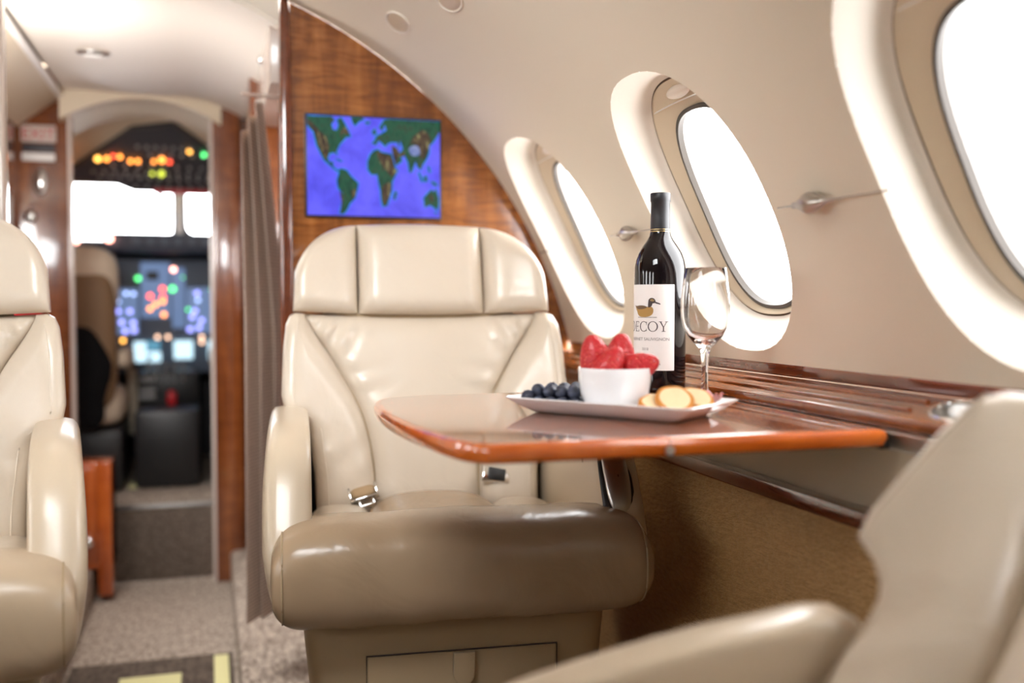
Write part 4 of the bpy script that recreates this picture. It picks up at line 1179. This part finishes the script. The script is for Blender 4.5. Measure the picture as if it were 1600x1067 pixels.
# blueberries
def berry_mesh():
    mb = MB(); mb.ball((0, 0, 0), (.0088, .0088, .0078), 1, 22, 14)
    mb.xf(lambda p: Vector((p.x, p.y, p.z-.0022*max(0, 1-(math.hypot(p.x, p.y)/.0032)**2) if p.z > 0 else p.z)))
    for k in range(5):
        a = 2*pi*k/5
        mb.add([(.0022*cos(a-.4), .0022*sin(a-.4), .0070), (.0022*cos(a+.4), .0022*sin(a+.4), .0070), (.0042*cos(a), .0042*sin(a), .0090)], [(0, 1, 2)])
    return mb
lay = []
rb = .0087
def heap(i0, i1, a_0, b_0, z, clear, skip=()):
    for i in range(i0, i1):
        for j in range(6):
            a = a_0+i*.0172+(.0086 if j % 2 else 0); b = b_0+j*.0150
            if math.hypot(a+.004, b+.006) < clear or (i, j) in skip: continue
            lay.append((a+random.uniform(-.0006, .0006), b+random.uniform(-.0006, .0006), z+max(0, -.096-a)*.5, i, j, 0))
heap(0, 5, -.108, -.040, ZP+.0072, .044, ((0, 5),))
heap(0, 4, -.098, -.031, ZP+.0072+.0128, .049, ((0, 4), (0, 5), (1, 5)))
b0 = None
for n_, (a, b, z, i, j, l) in enumerate(lay):
    if b0 is None: o = b0 = berry_mesh().build('blueberry', 'blueberry', ang=80)
    else: o = b0.copy(); COL.objects.link(o)
    o.location = pl(a, b, z)
    o.rotation_euler = (random.uniform(-1, 1), random.uniform(-1, 1), random.uniform(0, 6))
    tag(o, 'round blue-black blueberry in the heap on the platter left of the bowl', 'blueberry', 'blueberries heaped on the platter')

# cracker rounds (small toasted slices)
def cracker(a, b, z, tilt, spin, label, r=.026):
    root = thing('cracker', label, 'cracker', pl(a, b, z), 0, 'crackers on the platter')
    root.rotation_euler = (tilt[0], tilt[1], spin)
    pr = [(0, -.0030), (r*.90, -.0030), (r, -.0018), (r*1.01, 0), (r, .0018), (r*.80, .0034)]
    mb = MB(); mb.lathe(pr, 40); mb.xf(lambda p: Vector((p.x, p.y*.80, p.z+.0006*sin(p.x*300)))); mb.build('crust', 'cracker_edge', root, ang=60)
    mb = MB(); mb.lathe([(r*.80, .0034), (r*.74, .0037), (0, .0034)], 40); mb.xf(lambda p: Vector((p.x, p.y*.80, p.z+.0006*sin(p.x*300)))); mb.build('crumb', 'cracker', root)
cracker(.057, -.020, ZP+.0125, (radians(30), radians(-10)), .2, 'toasted cracker leaning nearest the bowl foot on the platter', .020)
cracker(.064, .012, ZP+.0150, (radians(32), radians(-12)), .1, 'toasted cracker behind the others, against the bowl', .021)
cracker(.078, -.010, ZP+.0175, (radians(52), radians(6)), -.35, 'large pale cracker facing the camera at the right of the platter', .0225)
cracker(.092, .018, ZP+.0170, (radians(36), radians(16)), -.6, 'toasted cracker at the far right corner of the platter', .021)
mb = MB(); mb.grid(16, 12, lambda u, v: pl(.088+.024*u, .030+.020*v, ZP+.0170+.004*sin(u*7)+.003*cos(v*8))); mb.grid(16, 12, lambda u, v: pl(.088+.024*u, .030+.020*v, ZP+.0188+.004*sin(u*7)+.003*cos(v*8)))
tag(mb.build('meat_slice', 'meat', origin=pl(.109, .049, ZP+.018)), 'small pink folded slice at the far corner of the platter, before the glass', 'food')

# ------------------------------------------------------------------ light
w = bpy.data.worlds.new('World'); SC.world = w; w.use_nodes = True
bg = w.node_tree.nodes['Background']; bg.inputs['Color'].default_value = (1, .99, .98, 1); bg.inputs['Strength'].default_value = 13.0
def area(name, loc, target, sx, sy, power, col=(1, 1, 1)):
    l = bpy.data.lights.new(name, 'AREA'); l.shape = 'RECTANGLE'; l.size = sx; l.size_y = sy; l.energy = power; l.color = col
    o = bpy.data.objects.new(name, l); COL.objects.link(o); o.location = loc
    o.rotation_euler = (Vector(target)-Vector(loc)).to_track_quat('-Z', 'Y').to_euler()
    return o
# added lamp hidden behind the left bulkhead, brightens the vestibule ceiling
area('vestibule_fill', (-.50, 2.25, 1.28), (-.12, 2.85, 1.50), .25, .25, 6.5, (1, .985, .96))
# daylight falling in through the open entry door on the left
el = area('entry_daylight', (-.545, 2.48, .95), (.15, 2.60, .25), .6, 1.1, 15); el.data.spread = radians(130)
# added key light on the main seat, unseen above the frame
cl = area('seat_key_light', (-.16, .72, 1.50), (.16, 1.75, .90), .45, .30, 4.3, (.95, .98, 1)); cl.data.spread = radians(100)

cam = bpy.data.cameras.new('camera'); cam.lens = 35; cam.sensor_width = 36
co = bpy.data.objects.new('camera', cam); COL.objects.link(co)
co.location = (0, 0, .9); co.rotation_euler = (radians(90-2.227), 0, radians(-16.867))
cam.clip_start = .02
cam.dof.use_dof = True; cam.dof.focus_distance = 1.43; cam.dof.aperture_fstop = 1.8
SC.camera = co
SC.view_settings.view_transform = 'Standard'; SC.view_settings.look = 'None'; SC.view_settings.gamma = 1; SC.view_settings.use_curve_mapping = False
SC.view_settings.exposure = 0.16
